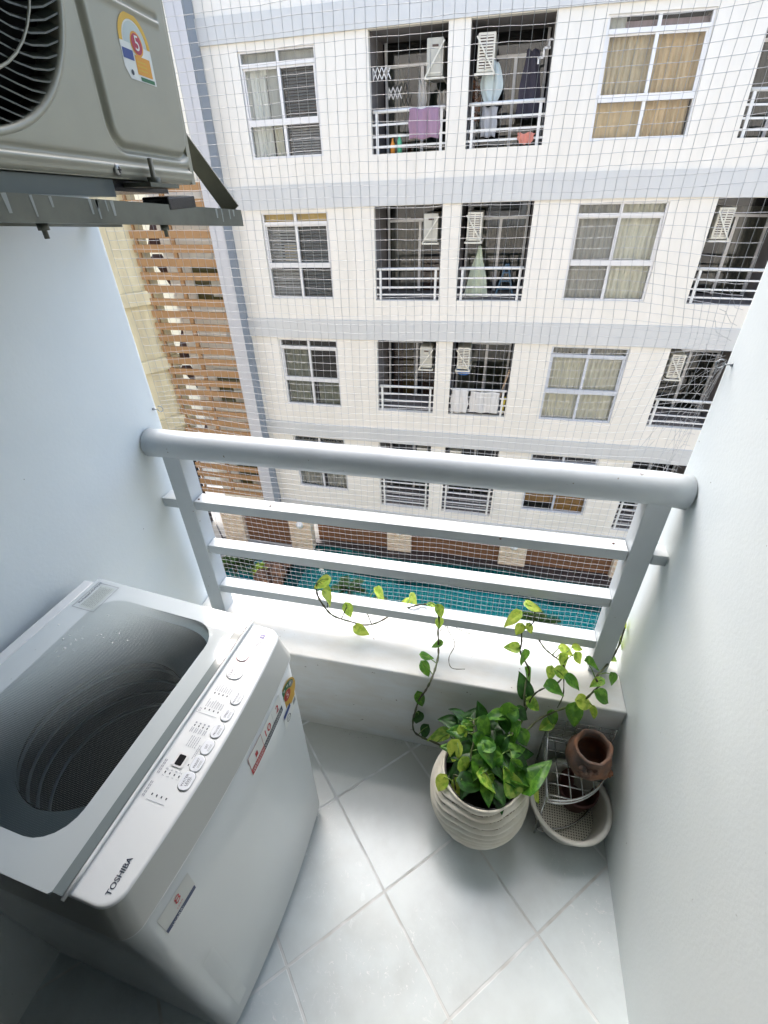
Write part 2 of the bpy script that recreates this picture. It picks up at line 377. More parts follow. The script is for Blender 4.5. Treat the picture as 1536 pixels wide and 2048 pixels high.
# cut the room out of the side masses
o.data.clear_geometry()
b = MB()
for a in ((-14, XL - .16, .9, 1.10, -8.3, 7), (XR + .16, 14, .9, 1.10, -8.3, 7), (XL - .16, XR + .16, .9, 1.10, -8.3, -.16), (XL - .16, XR + .16, .9, 1.10, 2.725, 7),
          (-14, 14, -6, -5.8, -8.3, 7), (-14, 14, -5.8, .9, 6.9, 7), (-14, -13.8, -5.8, .9, -8.3, 6.9), (13.8, 14, -5.8, .9, -8.3, 6.9)): b.box(*a)
me = bpy.data.meshes.new('apartment_block'); me.from_pydata(b.v, [], b.f); me.materials.append(M['facade']); o.data = me

# ------------------------------------------------------------------ balcony railing
YR = 1.08
rl = thing('balcony_railing', (-.24, YR, .392), 'thick white tubular handrail with flat bars and two posts on the ledge', 'railing')
b = MB(); n = 25
b.tube([(XL + .004, YR, 1.058)] + [(XL + (XR - XL) * i / n, YR + .0004 * math.sin(i * 1.7), 1.058 + .0005 * math.sin(i * 2.3)) for i in range(1, n)] + [(XR - .006, YR, 1.052)], .041, 40)
put(b, 'handrail', M['steel'], rl)
for x, dx in ((-.885, .0), (.423, 0)):
    b = MB(); b.box(x - .028, x + .028, YR - .03, YR + .03, .390, 1.035); put(b, 'post', M['steel'], rl, bevel=.003)
b = MB(); b.box(XL, -.915, YR - .026, YR + .022, .846, .878); b.box(-.855, .393, YR - .026, YR + .022, .846, .878); b.box(.453, XR, YR - .026, YR + .022, .843, .875); put(b, 'bar', M['steel'], rl, bevel=.002)
for z in (.667, .488):
    b = MB(); b.box(-.857, .395, YR - .022, YR + .022, z, z + .034); put(b, 'bar', M['steel'], rl, bevel=.002)
# rust-brown fixing screws
M['rust'] = mat('rusty_screw', (.12, .07, .05), .7)
for x, y, z in ((.07, YR - .027, .872), (-.865, YR - .012, .8785), (-.845, YR - .012, .8785), (-.61, YR - .005, .8785), (.36, YR, .8785)):
    b = MB(); b.lathe([(0, .002), (.003, .0015), (.0035, 0)], (x, y, z), 10); put(b, 'screw', M['rust'], rl)

# ------------------------------------------------------------------ bird netting
def netting():
    b = MB(); p = .0198; x0, x1, z0, z1 = XL + .012, XR - .012, .40, 2.50; yn = 1.185
    nx = int((x1 - x0) / p); nz = int((z1 - z0) / p)
    hr = Vector((.487, 1.36)); hl = Vector((-.965, 1.14))
    def P(i, j):
        x = x0 + (x1 - x0) * i / nx; z = z0 + (z1 - z0) * j / nz
        v = Vector((x * 2.2, z * 2.2, 3.1)); n1 = noise.noise_vector(v); n2 = noise.noise_vector(Vector((x * 9, z * 7, 8.4))); n3 = noise.noise_vector(Vector((x * 40, z * 40, 1.7)))
        dx = .012 * n1.x + .0022 * n2.x + .0010 * n3.x; dz = .011 * n1.y + .0024 * n2.y + .0011 * n3.y; dy = .012 * n1.z + .004 * n2.z
        e = min(1, min(x - x0, x1 - x) / .12 + .15)
        dz += .05 * max(0, (x - .05)) ** 1.3 * (1 if z > 1.1 else .4)
        # mesh gathered towards the wall hooks
        for h, s in ((hr, 1), (hl, .7)):
            d = Vector((h.x - x, h.y - z)); L = d.length
            if L < .30: k = .62 * s * (1 - L / .30) ** 1.6; dx += d.x * k; dz += d.y * k
        yy = yn + dy
        yy += -.018 * math.exp(-((x - x1) / .03) ** 2) - .018 * math.exp(-((x - x0) / .03) ** 2)
        return Vector((x + dx * e, yy, z + dz))
    G = [[P(i, j) for j in range(nz + 1)] for i in range(nx + 1)]
    r = .0005
    for i in range(nx + 1): b.tube([G[i][j] for j in range(nz + 1)], r, 3, cap=False)
    for j in range(nz + 1): b.tube([G[i][j] for i in range(nx + 1)], r, 3, cap=False)
    k = .00115
    for i in range(nx + 1):
        for j in range(nz + 1):
            c = G[i][j]; s = k * rnd.uniform(.8, 1.15)
            b.add([c + Vector(v) * s for v in ((1, 0, 0), (-1, 0, 0), (0, 1, 0), (0, -1, 0), (0, 0, 1), (0, 0, -1))],
                  [(0, 2, 4), (2, 1, 4), (1, 3, 4), (3, 0, 4), (2, 0, 5), (1, 2, 5), (3, 1, 5), (0, 3, 5)])
    # slack bunches of loose strands at the right hook and edge
    for k_ in range(8):
        a = Vector((.487, 1.15, 1.345)); e = Vector((.487 - rnd.uniform(.03, .11), 1.178, 1.345 + rnd.uniform(-.42, .10)))
        mid = (a + e) / 2 + Vector((rnd.uniform(-.02, .02), .005, rnd.uniform(-.02, .02)))
        b.tube([a, a.lerp(mid, .6), mid, mid.lerp(e, .6), e], r, 3, cap=False)
    for k_ in range(34):
        z = .42 + k_ * .031; b.tube([(.487, 1.166, z), (.479 - rnd.random() * .006, 1.176, z + rnd.uniform(-.01, .01)), (.468 - rnd.random() * .014, 1.183, z + rnd.uniform(-.03, .03)), (.45, 1.186, z + rnd.uniform(-.03, .04))], r, 3, cap=False)
    o = b.build('bird_netting', M['net']); tag(o, 'fine pale square-mesh bird netting stretched across the balcony opening', 'netting')
netting()
def hook(pos, sx, label):
    b = MB(); x, y, z = pos; pts = [(x, y, z), (x + sx * .012, y, z)]
    c = Vector((x + sx * .021, y + .002, z))
    for k in range(11):
        a = math.pi - sx * 0 + (k / 10) * 1.7 * math.pi
        pts.append((c.x + sx * .009 * math.cos(a), c.y + .003, c.z + .009 * math.sin(a)))
    b.tube(pts, .0014, 8); b.lathe([(.0, .0), (.004, 0), (.004, .003), (0, .003)], (0, 0, 0), 10, M=Matrix.Translation((x, y, z)) @ Matrix.Rotation(sx * R(90), 4, 'Y'))
    tag(b.build('screw_hook', mat('galvanised_hook', (.35, .37, .38), .35, metal=.8)), label, 'hook', 'screw hooks holding the netting')
hook((XR, 1.126, 1.343), -1, 'small open wire screw hook holding the netting on the right wall')
hook((XL, 1.14, 1.137), 1, 'small open wire screw hook on the left wall above the handrail end')
# ------------------------------------------------------------------ the apartment building across the pool
YF = 11.6
bd = thing('apartment_building', (0, YF, -8.3), 'cream apartment building with pale blue bands, windows and recessed balconies across the pool', 'building')
OT = [3.82, 1.2, -1.55, -4.31]; OB = [2.07, -.645, -3.378, -6.40]
WT = [3.71, 1.14, -1.6, -4.34]; WB = [2.095, -.62, -3.37, -6.05]
WC = [(-5.42, -3.86), (1.27, 2.9)]; OC = [(-2.84, -1.375), (-.985, .443), (3.69, 5.12)]
holes = []
for r in range(4):
    for c in WC: holes.append((c[0], c[1], WB[r], WT[r]))
    for c in OC: holes.append((c[0], c[1], OB[r], OT[r]))
xs = sorted({-6.18, 9.0} | {round(h[i], 4) for h in holes for i in (0, 1)} | {-6.18 + k * .9 for k in range(1, 17)})
zs = sorted({-7.12, 7.0} | {round(h[i], 4) for h in holes for i in (2, 3)} | {-7.12 + k * .9 for k in range(1, 16)})
b = MB()
for i in range(len(xs) - 1):
    for j in range(len(zs) - 1):
        cx, cz = (xs[i] + xs[i + 1]) / 2, (zs[j] + zs[j + 1]) / 2
        if any(h[0] < cx < h[1] and h[2] < cz < h[3] for h in holes): continue
        b.add([(xs[i], YF, zs[j]), (xs[i + 1], YF, zs[j]), (xs[i + 1], YF, zs[j + 1]), (xs[i], YF, zs[j + 1])], [(0, 1, 2, 3)])
for h in holes:   # reveals
    d = .14; x0, x1, z0, z1 = h
    b.add([(x0, YF, z0), (x0, YF + d, z0), (x0, YF + d, z1), (x0, YF, z1)], [(0, 1, 2, 3)]); b.add([(x1, YF, z0), (x1, YF + d, z0), (x1, YF + d, z1), (x1, YF, z1)], [(3, 2, 1, 0)])
    b.add([(x0, YF, z0), (x1, YF, z0), (x1, YF + d, z0), (x0, YF + d, z0)], [(0, 1, 2, 3)]); b.add([(x0, YF, z1), (x1, YF, z1), (x1, YF + d, z1), (x0, YF + d, z1)], [(3, 2, 1, 0)])
b.box(-6.4, 9.0, YF + 3.2, YF + 3.3, -7.12, 7)
put(b, 'wall', M['facade'], bd, warp=True)
for zb, zt in ((3.83, 4.19), (1.21, 1.64), (-1.54, -1.09), (-4.30, -3.90), (-7.1, -6.60)):
    b = MB(); N = 30
    for k in range(N):
        x0 = -6.18 + 15.18 * k / N; x1 = -6.18 + 15.18 * (k + 1) / N; y = YF - .045
        b.add([(x0, y, zb), (x1, y, zb), (x1, y, zt), (x0, y, zt)], [(0, 1, 2, 3)]); b.add([(x0, y, zt), (x1, y, zt), (x1, YF, zt), (x0, YF, zt)], [(0, 1, 2, 3)])
        b.add([(x0, y, zb), (x1, y, zb), (x1, YF, zb), (x0, YF, zb)], [(3, 2, 1, 0)])
    b.add([(9, YF - .045, zb), (9, YF, zb), (9, YF, zt), (9, YF - .045, zt)], [(0, 1, 2, 3)])
    put(b, 'facade_band', M['band'], bd, warp=True)
# pilaster at the left end, the shade on its side face put into a darker blue-grey
b = MB(); b.box(-6.53, -6.18, 11.2, YF + .3, -7.12, 7, 0); b.m[3] = 1
put(b, 'pilaster', [M['pil'], M['pil_shade']], bd)
# interior rooms behind windows: dark boxes
def curtain(x0, x1, z0, z1, y, amp, waves, seed, gather=0):
    rr = random.Random(seed); ph = rr.random() * 6; f2 = rr.uniform(1.6, 2.7); b = MB(); nu = int(waves * 7)
    def f(u, v):
        a = 2 * math.pi * waves * (u + .02 * math.sin(7 * u + ph)); wv = math.sin(a + ph) + .45 * math.sin(a * f2 + ph * 2) + .12 * math.sin(5 * v + a)
        xx = x0 + (x1 - x0) * u
        if gather: xx += gather * (1 - abs(2 * v - 1)) * (u - .0) * .3
        return (xx, y + amp * wv, z0 + (z1 - z0) * v)
    return b.grid(f, nu, 6)
def cm(name, c, rough=.85):
    k = 'c_' + name
    if k not in M: M[k] = mat(name, c, rough, var=.22, vscale=2.5, aniso=(7, 1, .6))
    return M[k]
def blinds(x0, x1, z0, z1, y, n):
    b = MB()
    for k in range(n):
        z = z0 + (z1 - z0) * (k + .5) / n; h = (z1 - z0) / n * .36
        b.add([(x0, y - .012, z - h), (x1, y - .012, z - h), (x1, y + .012, z + h), (x0, y + .012, z + h)], [(0, 1, 2, 3)])
    return b
frame_parts = []
def window(x0, x1, z0, z1, metal, cur, tb=(.17, .23), mb=(.99, 1.09)):
    """frame, panes and what hangs behind; cur: list of (kind, u0, u1, zrel0, zrel1, material, extra)"""
    xm = (x0 + x1) / 2; yf = YF + .035; t = .045
    b = MB()
    b.box(x0, x0 + t, yf, yf + .08, z0, z1); b.box(x1 - t, x1, yf, yf + .08, z0, z1)
    b.box(x0 + t, x1 - t, yf, yf + .08, z0, z0 + t * .8); b.box(x0 + t, x1 - t, yf, yf + .08, z1 - t * .6, z1)
    b.box(x0 + t, x1 - t, yf - .012, yf + .07, z1 - tb[1], z1 - tb[0]); b.box(x0 + t, x1 - t, yf - .018, yf + .07, z1 - mb[1], z1 - mb[0])
    for za, zb in ((z1 - tb[0], z1 - t * .6), (z1 - mb[0], z1 - tb[1]), (z0 + t * .8, z1 - mb[1])): b.box(xm - .028, xm + .028, yf + .005, yf + .065, za, zb)
    # sliding sash stiles
    b.box(xm + .028, x1 - t, yf + .015, yf + .05, z1 - tb[1] - .035, z1 - tb[1]); b.box(x1 - t - .035, x1 - t, yf + .015, yf + .05, z1 - mb[0], z1 - tb[1] - .035)
    b.box(x0 + t, xm - .028, yf + .03, yf + .062, z1 - tb[1] - .03, z1 - tb[1]); b.box(x0 + t, x0 + t + .03, yf + .03, yf + .062, z1 - mb[0], z1 - tb[1] - .03)
    wn = put(b, 'window', metal, bd, warp=True)
    b = MB()
    for xa, xb in ((x0 + t, xm - .028), (xm + .028, x1 - t)):
        for za, zb in ((z1 - tb[0], z1 - t * .6), (z1 - mb[0], z1 - tb[1]), (z0 + t * .8, z1 - mb[1])):
            b.add([(xa, yf + .04, za), (xb, yf + .04, za), (xb, yf + .04, zb), (xa, yf + .04, zb)], [(0, 1, 2, 3)])
    putc(b, 'pane', M['glass'], wn)
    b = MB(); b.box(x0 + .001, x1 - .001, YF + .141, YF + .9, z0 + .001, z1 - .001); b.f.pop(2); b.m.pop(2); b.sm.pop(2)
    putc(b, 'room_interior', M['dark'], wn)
    for k, (kind, u0, u1, v0, v1, mm, ex) in enumerate(cur):
        xa = x0 + (x1 - x0) * u0; xb = x0 + (x1 - x0) * u1; za = z0 + (z1 - z0) * v0; zb = z0 + (z1 - z0) * v1
        if kind == 'c': putc(curtain(xa, xb, za, zb, YF + .185 + .008 * k, .028, ex, int(abs(x0 * 37 + z0 * 11)) + k * 3), 'curtain', mm, wn)
        elif kind == 'b': putc(blinds(xa, xb, za, zb, YF + .16, ex), 'blind', mm, wn)
        else: putc(MB().box(xa, xb, YF + .165 + .008 * k, YF + .171 + .008 * k, za, zb), ex, mm, wn)
def putc(mb, name, m, parent):
    return put(mb, name, m, parent, warp=True)
cream = cm('cream_curtain', (.68, .66, .54)); tan = cm('tan_curtain', (.66, .50, .30)); tan2 = cm('pale_tan_curtain', (.60, .50, .34)); grey = cm('grey_beige_curtain', (.42, .41, .37)); white = cm('white_sheer', (.74, .75, .70))
pale = cm('pale_grey_panel', (.42, .42, .38)); blnd = cm('grey_slatted_blind', (.30, .30, .30)); blnd2 = cm('dark_slatted_blind', (.09, .10, .11)); olive = cm('olive_curtain', (.17, .18, .14)); amber = cm('amber_timber', (.30, .16, .04)); yel = cm('yellow_panel', (.62, .42, .12)); olive2 = cm('dark_olive_curtain', (.10, .10, .08))
pinkish = cm('dusky_pink_panel', (.36, .28, .30)); navy = cm('dark_blue_cloth', (.03, .05, .09))
window(-5.42, -3.86, WB[0], WT[0], M['alu'], [('p', 0, 1, .9, 1, pale, 'valance'), ('c', 0, .28, 0, .88, white, 5), ('p', .3, .5, .38, .86, pale, 'wardrobe'), ('p', 0, .47, .80, .88, white, 'rail_cover'), ('b', .53, 1, .39, .87, blnd2, 17), ('b', .53, 1, 0, .37, blnd, 14), ('c', .30, .42, 0, .37, cream, 2), ('p', .42, .5, .05, .34, navy, 'cloth')])
window(1.27, 2.9, WB[0], WT[0], M['white'], [('c', 0, .5, .37, .88, tan2, 9), ('c', .52, 1, .37, .88, tan, 8), ('c', 0, .5, 0, .33, tan, 4), ('c', .52, .97, 0, .35, tan, 8), ('c', .0, .2, .9, 1, white, 2), ('p', .2, 1, .89, .96, pinkish, 'valance')])
window(-5.42, -3.86, WB[1], WT[1], M['alu'], [('p', 0, 1, .9, 1, yel, 'transom_panel'), ('b', 0, .48, .39, .84, blnd, 13), ('p', .25, .48, .4, .66, tan2, 'box'), ('b', .53, 1, .39, .87, blnd2, 13), ('b', 0, .48, 0, .36, blnd, 9), ('b', .53, 1, 0, .36, blnd2, 9), ('c', .02, .2, .39, .8, grey, 3)])
window(1.27, 2.9, WB[1], WT[1], M['alu'], [('c', 0, .5, 0, 1, grey, 7), ('c', .5, 1, 0, 1, cream, 7)])
window(-5.42, -3.86, WB[2], WT[2], M['alu'], [('c', .03, .5, .0, .9, olive, 4), ('c', .58, 1, .0, .36, olive, 3), ('p', .06, .48, .62, .64, grey, 'shelf')])
window(1.27, 2.9, WB[2], WT[2], M['alu2'], [('c', 0, .5, 0, .9, cream, 8), ('c', .5, 1, 0, .9, cream, 7), ('c', 0, 1, .9, 1, grey, 12)])
window(-5.42, -3.86, WB[3], WT[3], M['alu'], [('c', 0, .45, 0, .9, grey, 7), ('c', .55, 1, 0, .9, grey, 7), ('p', 0, 1, .92, 1, olive2, 'valance')])
window(1.27, 2.9, WB[3], WT[3], M['alu2'], [('p', .0, .5, .12, .36, amber, 'timber_board'), ('p', .52, 1, .0, .36, amber, 'timber_board'), ('p', 0, 1, .78, .88, pinkish, 'valance')])

# recessed balconies
M['tilewall'] = mat('balcony_back_wall', (.30, .29, .27), .8, var=.2, vscale=2)
M['railwood'] = mat('brown_door', (.12, .05, .03), .6)
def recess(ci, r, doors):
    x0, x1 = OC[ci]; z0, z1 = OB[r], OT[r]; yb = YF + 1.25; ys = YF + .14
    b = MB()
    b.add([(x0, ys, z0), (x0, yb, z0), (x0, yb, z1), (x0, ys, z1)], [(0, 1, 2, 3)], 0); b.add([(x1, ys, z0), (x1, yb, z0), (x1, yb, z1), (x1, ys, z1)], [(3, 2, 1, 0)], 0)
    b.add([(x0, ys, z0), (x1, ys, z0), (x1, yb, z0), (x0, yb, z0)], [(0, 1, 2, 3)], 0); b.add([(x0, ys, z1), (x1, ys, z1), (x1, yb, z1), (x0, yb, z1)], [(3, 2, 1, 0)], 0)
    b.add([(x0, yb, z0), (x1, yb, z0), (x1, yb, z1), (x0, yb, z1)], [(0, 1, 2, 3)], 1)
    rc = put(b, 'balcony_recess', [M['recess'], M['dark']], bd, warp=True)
    # glazed sliding door at the back
    b = MB(); yd = yb - .08; zt = z1 - .32
    b.box(x0 + .05, x0 + .10, yd, yd + .05, z0, z1); b.box(x1 - .08, x1 - .03, yd, yd + .05, z0, z1); b.box(x0 + .10, x1 - .08, yd, yd + .05, zt - .05, zt)
    xm = x0 + (x1 - x0) * .56; b.box(xm - .03, xm + .03, yd - .01, yd + .05, z0, zt - .05)
    dr = put(b, 'sliding_door', M['alu'], bd, warp=True)
    b = MB(); b.add([(x0 + .1, yd + .03, z0), (x1 - .08, yd + .03, z0), (x1 - .08, yd + .03, z1), (x0 + .1, yd + .03, z1)], [(0, 1, 2, 3)]); putc(b, 'pane', M['glass_dk'], dr)
    for k, (u0, u1, v0, v1, mm, wv) in enumerate(doors):
        xa = x0 + (x1 - x0) * u0; xb = x0 + (x1 - x0) * u1
        putc(curtain(xa, xb, z0 + (z1 - z0) * v0, z0 + (z1 - z0) * v1, yb - .025, .01, wv, ci * 7 + r * 3 + k), 'curtain', mm, dr)
    # railing
    ra = (.0, .445, .265, .11); H = .645
    b = MB(); y = YF + .09
    if r == 3: zr = [z0 + q for q in (.14, .30, .46, .62, .78)]; H = .95
    else: zr = [z0 + .115, z0 + .27, z0 + .45]
    b.box(x0, x1, y - .01, y + .01, z0 - .0, z0 + .001)
    for q in zr: b.box(x0 + .002, x1 - .002, y - .012, y + .012, q - .016, q + .016)
    b.tube([(x0 + .03, y, z0 + H), (x1 - .03, y, z0 + H)], .03, 10)
    for xx in (x0 + .1, x1 - .1): b.box(xx - .025, xx + .025, y - .02, y + .02, z0 + .001, z0 + H - .02)
    put(b, 'railing', M['railw'], bd, warp=True)
gg = cm('dark_green_grey_curtain', (.16, .19, .18)); br = cm('brown_curtain', (.20, .08, .04)); gy = cm('light_grey_curtain', (.45, .46, .42))
recess(0, 0, [(.05, .3, .0, .8, gy, 4), (.62, .97, 0, .8, gg, 4)]); recess(1, 0, [(.5, .72, 0, .8, tan2, 3), (.74, .97, 0, .78, gg, 3)])
recess(2, 0, [(.3, .9, 0, .8, gg, 8)])
recess(0, 1, [(.08, .4, 0, .85, gy, 4), (.36, .62, 0, .8, grey, 4), (.64, .96, 0, .4, br, 3)]); recess(1, 1, [(.05, .5, 0, .8, gy, 6), (.52, .95, 0, .8, gg, 9)])
recess(2, 1, [(.45, .98, 0, .9, grey, 9)])
recess(0, 2, [(.12, .30, 0, .9, br, 3), (.3, .52, 0, .9, cm('gold_curtain', (.34, .22, .05)), 4), (.66, .97, 0, .8, br, 4)]); recess(1, 2, [(.45, .95, 0, .8, olive, 5), (.05, .4, 0, .7, gy, 4)])
recess(2, 2, [(.3, .95, 0, .9, olive2, 10)])
recess(0, 3, [(.05, .9, 0, .5, gy, 8)]); recess(1, 3, [(.05, .9, 0, .5, gy, 8)]); recess(2, 3, [(.3, .9, 0, .6, gy, 7)])

# outdoor air-conditioner boxes hung in the recesses
def small_ac(ci, r, side, label):
    x0, x1 = OC[ci]; zt = OT[r] - .16
    xa, xb = (x1 - .40, x1 - .10) if side == 'r' else ((x0 + .13, x0 + .43) if ci == 1 else (x0 + .10, x0 + .38))
    fx_, fz = fw((xa + xb) / 2, zt - .27)
    t = thing('wall_aircon', (fx_, YF + .3, fz), label, 'air conditioner', 'small air conditioners hung in the facing balconies')
    dx = fx_ - (xa + xb) / 2; dz = fz - (zt - .27)
    x0, x1, z0, z1 = xa + dx, xb + dx, zt - .52 + dz, zt + dz; y0 = YF + .10
    put(MB().box(x0, x1, y0, y0 + .72, z0, z1), 'casing', M['ac2'] if side == 'r' else M['ac'], t, bevel=.012)
    b = MB(); yy = y0 - .006
    if side != 'r':
        b.box(x0 + .035, x1 - .035, yy, y0 + .001, z0 + .05, z1 - .04, 1)
        for k in range(11): zz = z0 + .05 + (z1 - z0 - .09) * (k + .5) / 11; b.box(x0 + .03, x1 - .03, yy - .008, yy, zz - .010, zz + .010, 0)
        b.box((x0 + x1) / 2 - .012, (x0 + x1) / 2 + .012, yy - .012, yy - .008, z0 + .04, z1 - .03, 0)
    else:
        b.box((x0 + x1) / 2 - .05, (x0 + x1) / 2 + .06, yy, y0 + .001, z1 - .12, z1 - .09, 1); b.box(x0 + .03, x1 - .03, yy - .002, y0 + .001, z0 + .04, z0 + .06, 0)
    put(b, 'grille', [M['ac'], M['acdark']], t)
    b = MB(); yv = y0 - .05; s = 1 if side == 'r' else -1; xi = x1 + .02 if side == 'r' else x0 - .02; xo = x0 - .02 if side == 'r' else x1 + .02
    b.bar((xi, yv, z0 - .03), (xo, yv, z0 - .03), .03, .03); b.bar((xi, yv, z1 - .03), (xi, yv, z0 - .03), .03, .03); b.bar((xi, yv, z1 - .05), (xo, yv, z0 - .02), .02, .025)
    b.bar((xi, yv, z0 - .03), (xi, yv + .75, z0 - .03), .03, .03); b.bar((xo, yv, z0 - .03), (xo, yv + .75, z0 - .03), .03, .03)
    put(b, 'bracket', M['ac'], t)
lv = ['on the topmost floor', 'on the second floor from the top', 'on the third floor from the top', 'just above the handrail']
for r in range(4):
    small_ac(0, r, 'r', 'plain-sided cream air conditioner left of the pier ' + lv[r])
    small_ac(1, r, 'l', 'louvred cream air conditioner right of the pier ' + lv[r])
    if r in (1, 2): small_ac(2, r, 'l', 'louvred air conditioner in the far right balcony ' + lv[r])

# what stands and hangs on those balconies
def fz(x, y, z): a, c = fw(x, z); return (a, y, c)
def cloth(name, x0, x1, z0, z1, y, m, label, cat, taper=0, waves=2.2, amp=.02, group=None, round_=0):
    def f(u, v):
        cx = (x0 + x1) / 2; hw = (x1 - x0) / 2 * (1 - taper * (v if taper > 0 else (1 - v) * -1 * -1))
        if round_: hw = (x1 - x0) / 2 * math.sqrt(max(.02, 1 - (2 * v - 1) ** 2 * round_))
        else: hw = (x1 - x0) / 2 * (1 - taper * v)
        xx = cx + hw * (2 * u - 1) + .012 * math.sin(9 * v + u * 4)
        return fz(xx, y + amp * math.sin(u * waves * 6.28 + v * 2) , z0 + (z1 - z0) * v + .012 * math.sin(u * 11))
    b = MB(); b.grid(f, 18, 12); o = b.build(name, m)
    md = o.modifiers.new('thick', 'SOLIDIFY'); md.thickness = .006
    return tag(o, label, cat, group)
cloth('towel', -2.1, -1.5, 2.27, 2.72, YF + .03, cm('mauve_cloth', (.32, .20, .28)), 'mauve cloth draped over the left balcony rail of the top row', 'cloth')
cloth('round_towel', -.78, -.38, 2.72, 3.3, YF + .3, cm('pale_blue_cloth', (.50, .58, .58)), 'pale blue rounded cloth hanging in the top row balcony right of the pier', 'laundry', round_=.8)
cloth('shirt', -.74, -.44, 2.25, 2.70, YF + .4, cm('grey_white_cloth', (.52, .53, .55)), 'greyish white shirt hanging below the pale blue cloth', 'laundry')
cloth('shirt', -.12, .36, 2.5, 3.45, YF + .55, cm('charcoal_cloth', (.055, .05, .07)), 'charcoal shirt on a hanger at the right of the top row balcony', 'laundry', taper=.5)
cloth('cloth', .02, .24, 2.10, 2.26, YF + .02, cm('coral_cloth', (.62, .24, .18)), 'small coral cloth on the lowest rail bar of the top balcony', 'cloth', taper=-.5)
cloth('shirt', -1.98, -1.82, 2.72, 3.15, YF + .4, cm('offwhite_cloth', (.5, .48, .44)), 'small off-white garment hanging in the top left balcony', 'laundry')
cloth('shirt', -1.62, -1.42, 2.70, 3.0, YF + .6, cm('offwhite_cloth', (.5, .48, .44)), 'greyish garment hanging under the plain air conditioner of the top floor', 'laundry')
cloth('laundry_cover', -.86, -.28, -.62, .40, YF + .35, cm('pale_green_gauze', (.52, .58, .44)), 'pale green gauzy cover hanging in the second row balcony', 'laundry', taper=.88)
cloth('towel', -.93, -.5, -3.33, -2.72, YF + .03, cm('white_towel', (.66, .64, .60)), 'long off-white towel over the left half of the third row balcony rail', 'towel', amp=.012)
cloth('towel', -.46, .26, -3.30, -2.76, YF + .035, cm('white_towel', (.66, .64, .60)), 'wider off-white sheet over the right half of the third row balcony rail', 'towel', amp=.015)
def small(name, b, m, label, cat): return tag(b.build(name, m, norm=True), label, cat)
small('bottle', MB().lathe([(0, 0), (.045, 0), (.045, .14), (.018, .2), (.018, .24), (0, .24)], fz(-2.46, YF + .22, 2.08), 14), mat('orange_plastic', (.75, .30, .05), .4), 'orange bottle standing behind the top left balcony rail', 'bottle')
small('bottle', MB().lathe([(0, 0), (.05, 0), (.05, .18), (.018, .25), (.018, .29), (0, .29)], fz(-2.32, YF + .22, 2.08), 14), mat('green_plastic', (.12, .50, .30), .3), 'green bottle standing behind the top left balcony rail', 'bottle')
b = MB()
for s in (-1, 1): b.bar(fz(.06 + s * .02, YF + .5, .02), fz(.06 + s * .2, YF + .5, -.64), .03, .03); b.bar(fz(.06 + s * .02, YF + .5, .02), fz(.06 + s * .18, YF + .85, -.64), .03, .03)
for z, w_ in ((-.15, .07), (-.32, .12), (-.48, .16)): b.bar(fz(.06 - w_, YF + .5, z), fz(.06 + w_, YF + .5, z), .05, .02)
small('step_ladder', b, mat('blue_grey_metal', (.06, .14, .22), .4), 'folding blue step ladder in the second row balcony right of the pier', 'ladder')
b = MB(); c = fz(-.7, YF + .45, -2.33)
for dz, rr in ((0, .17), (-.05, .16), (-.1, .15)): b.tube([(c[0] + rr * math.cos(k * .393), c[1] + rr * math.sin(k * .393), c[2] + dz) for k in range(16)], .012, 5, closed=True)
for k in range(12): b.tube([(c[0] + .17 * math.cos(k * .5236), c[1] + .17 * math.sin(k * .5236), c[2]), (c[0] + .15 * math.cos(k * .5236), c[1] + .15 * math.sin(k * .5236), c[2] - .1)], .005, 4)
small('hanging_basket', b, mat('bright_blue_plastic', (.05, .20, .60), .4), 'round blue openwork plastic laundry basket in the third row balcony', 'basket')
b = MB(); b.bar(fz(.2, YF + .2, -3.2), fz(.42, YF + .25, -2.25), .05, .03); small('board', b, mat('tan_board', (.5, .36, .24), .6), 'tan board leaning at the right edge of the third row balcony', 'board')
b = MB(); b.bar(fz(.37, YF + .14, -3.33), fz(.4, YF + .14, -2.9), .04, .05); small('yellow_strap', b, mat('yellow_plastic', (.6, .5, .05), .5), 'narrow yellow object standing at the right end of the third row rail', 'bottle')
def lattice(x, z, n, label, y):
    b = MB(); w_ = .085
    for k in range(n):
        for s in (-1, 1):
            a = fz(x + k * w_, y, z - s * .09); c = fz(x + (k + 1) * w_, y, z + s * .09); b.bar(a, c, .012, .016)
            a = fz(x + k * w_ , y + .012, z - s * .0 ); 
    b.bar(fz(x, y, z - .09), fz(x, y, z + .09), .012, .014)
    small('clothes_rack', b, M['white'], label, 'rack')
lattice(-2.82, 3.27, 4, 'white accordion clothes rack on the left wall of the top row balcony', YF + .22)
lattice(-2.6, 3.02, 3, 'lower white accordion clothes rack deeper in the top row balcony', YF + .6)
b = MB()
for a, c in (((.20, 3.30), (.30, 3.30)), ((.30, 3.30), (.30, 3.42)), ((.30, 3.42), (.41, 3.42)), ((.38, 3.42), (.38, 3.52)), ((.38, 3.52), (.43, 3.52)), ((.22, 3.30), (.22, 3.22))): b.bar(fz(a[0], YF + .3, a[1]), fz(c[0], YF + .3, c[1]), .018, .03)
small('clothes_rack', b, M['white'], 'white zigzag clothes rack on the right wall of the top row balcony', 'rack')
b = MB(); rr = random.Random(3)
for k in range(260):
    p = Vector(fz(rr.uniform(-.95, -.78), YF + rr.uniform(.4, .7), rr.uniform(2.5, 3.1))); a = rr.random() * 6.28; s = rr.uniform(.012, .03)
    b.add([p, p + Vector((s * math.cos(a), .3 * s, s * math.sin(a))), p + Vector((-s * math.sin(a), -.3 * s, s * math.cos(a)))], [(0, 1, 2)])
small('dry_shrub', b, mat('dry_foliage', (.22, .10, .05), .8), 'brown dried foliage at the left of the top row balcony', 'plant')

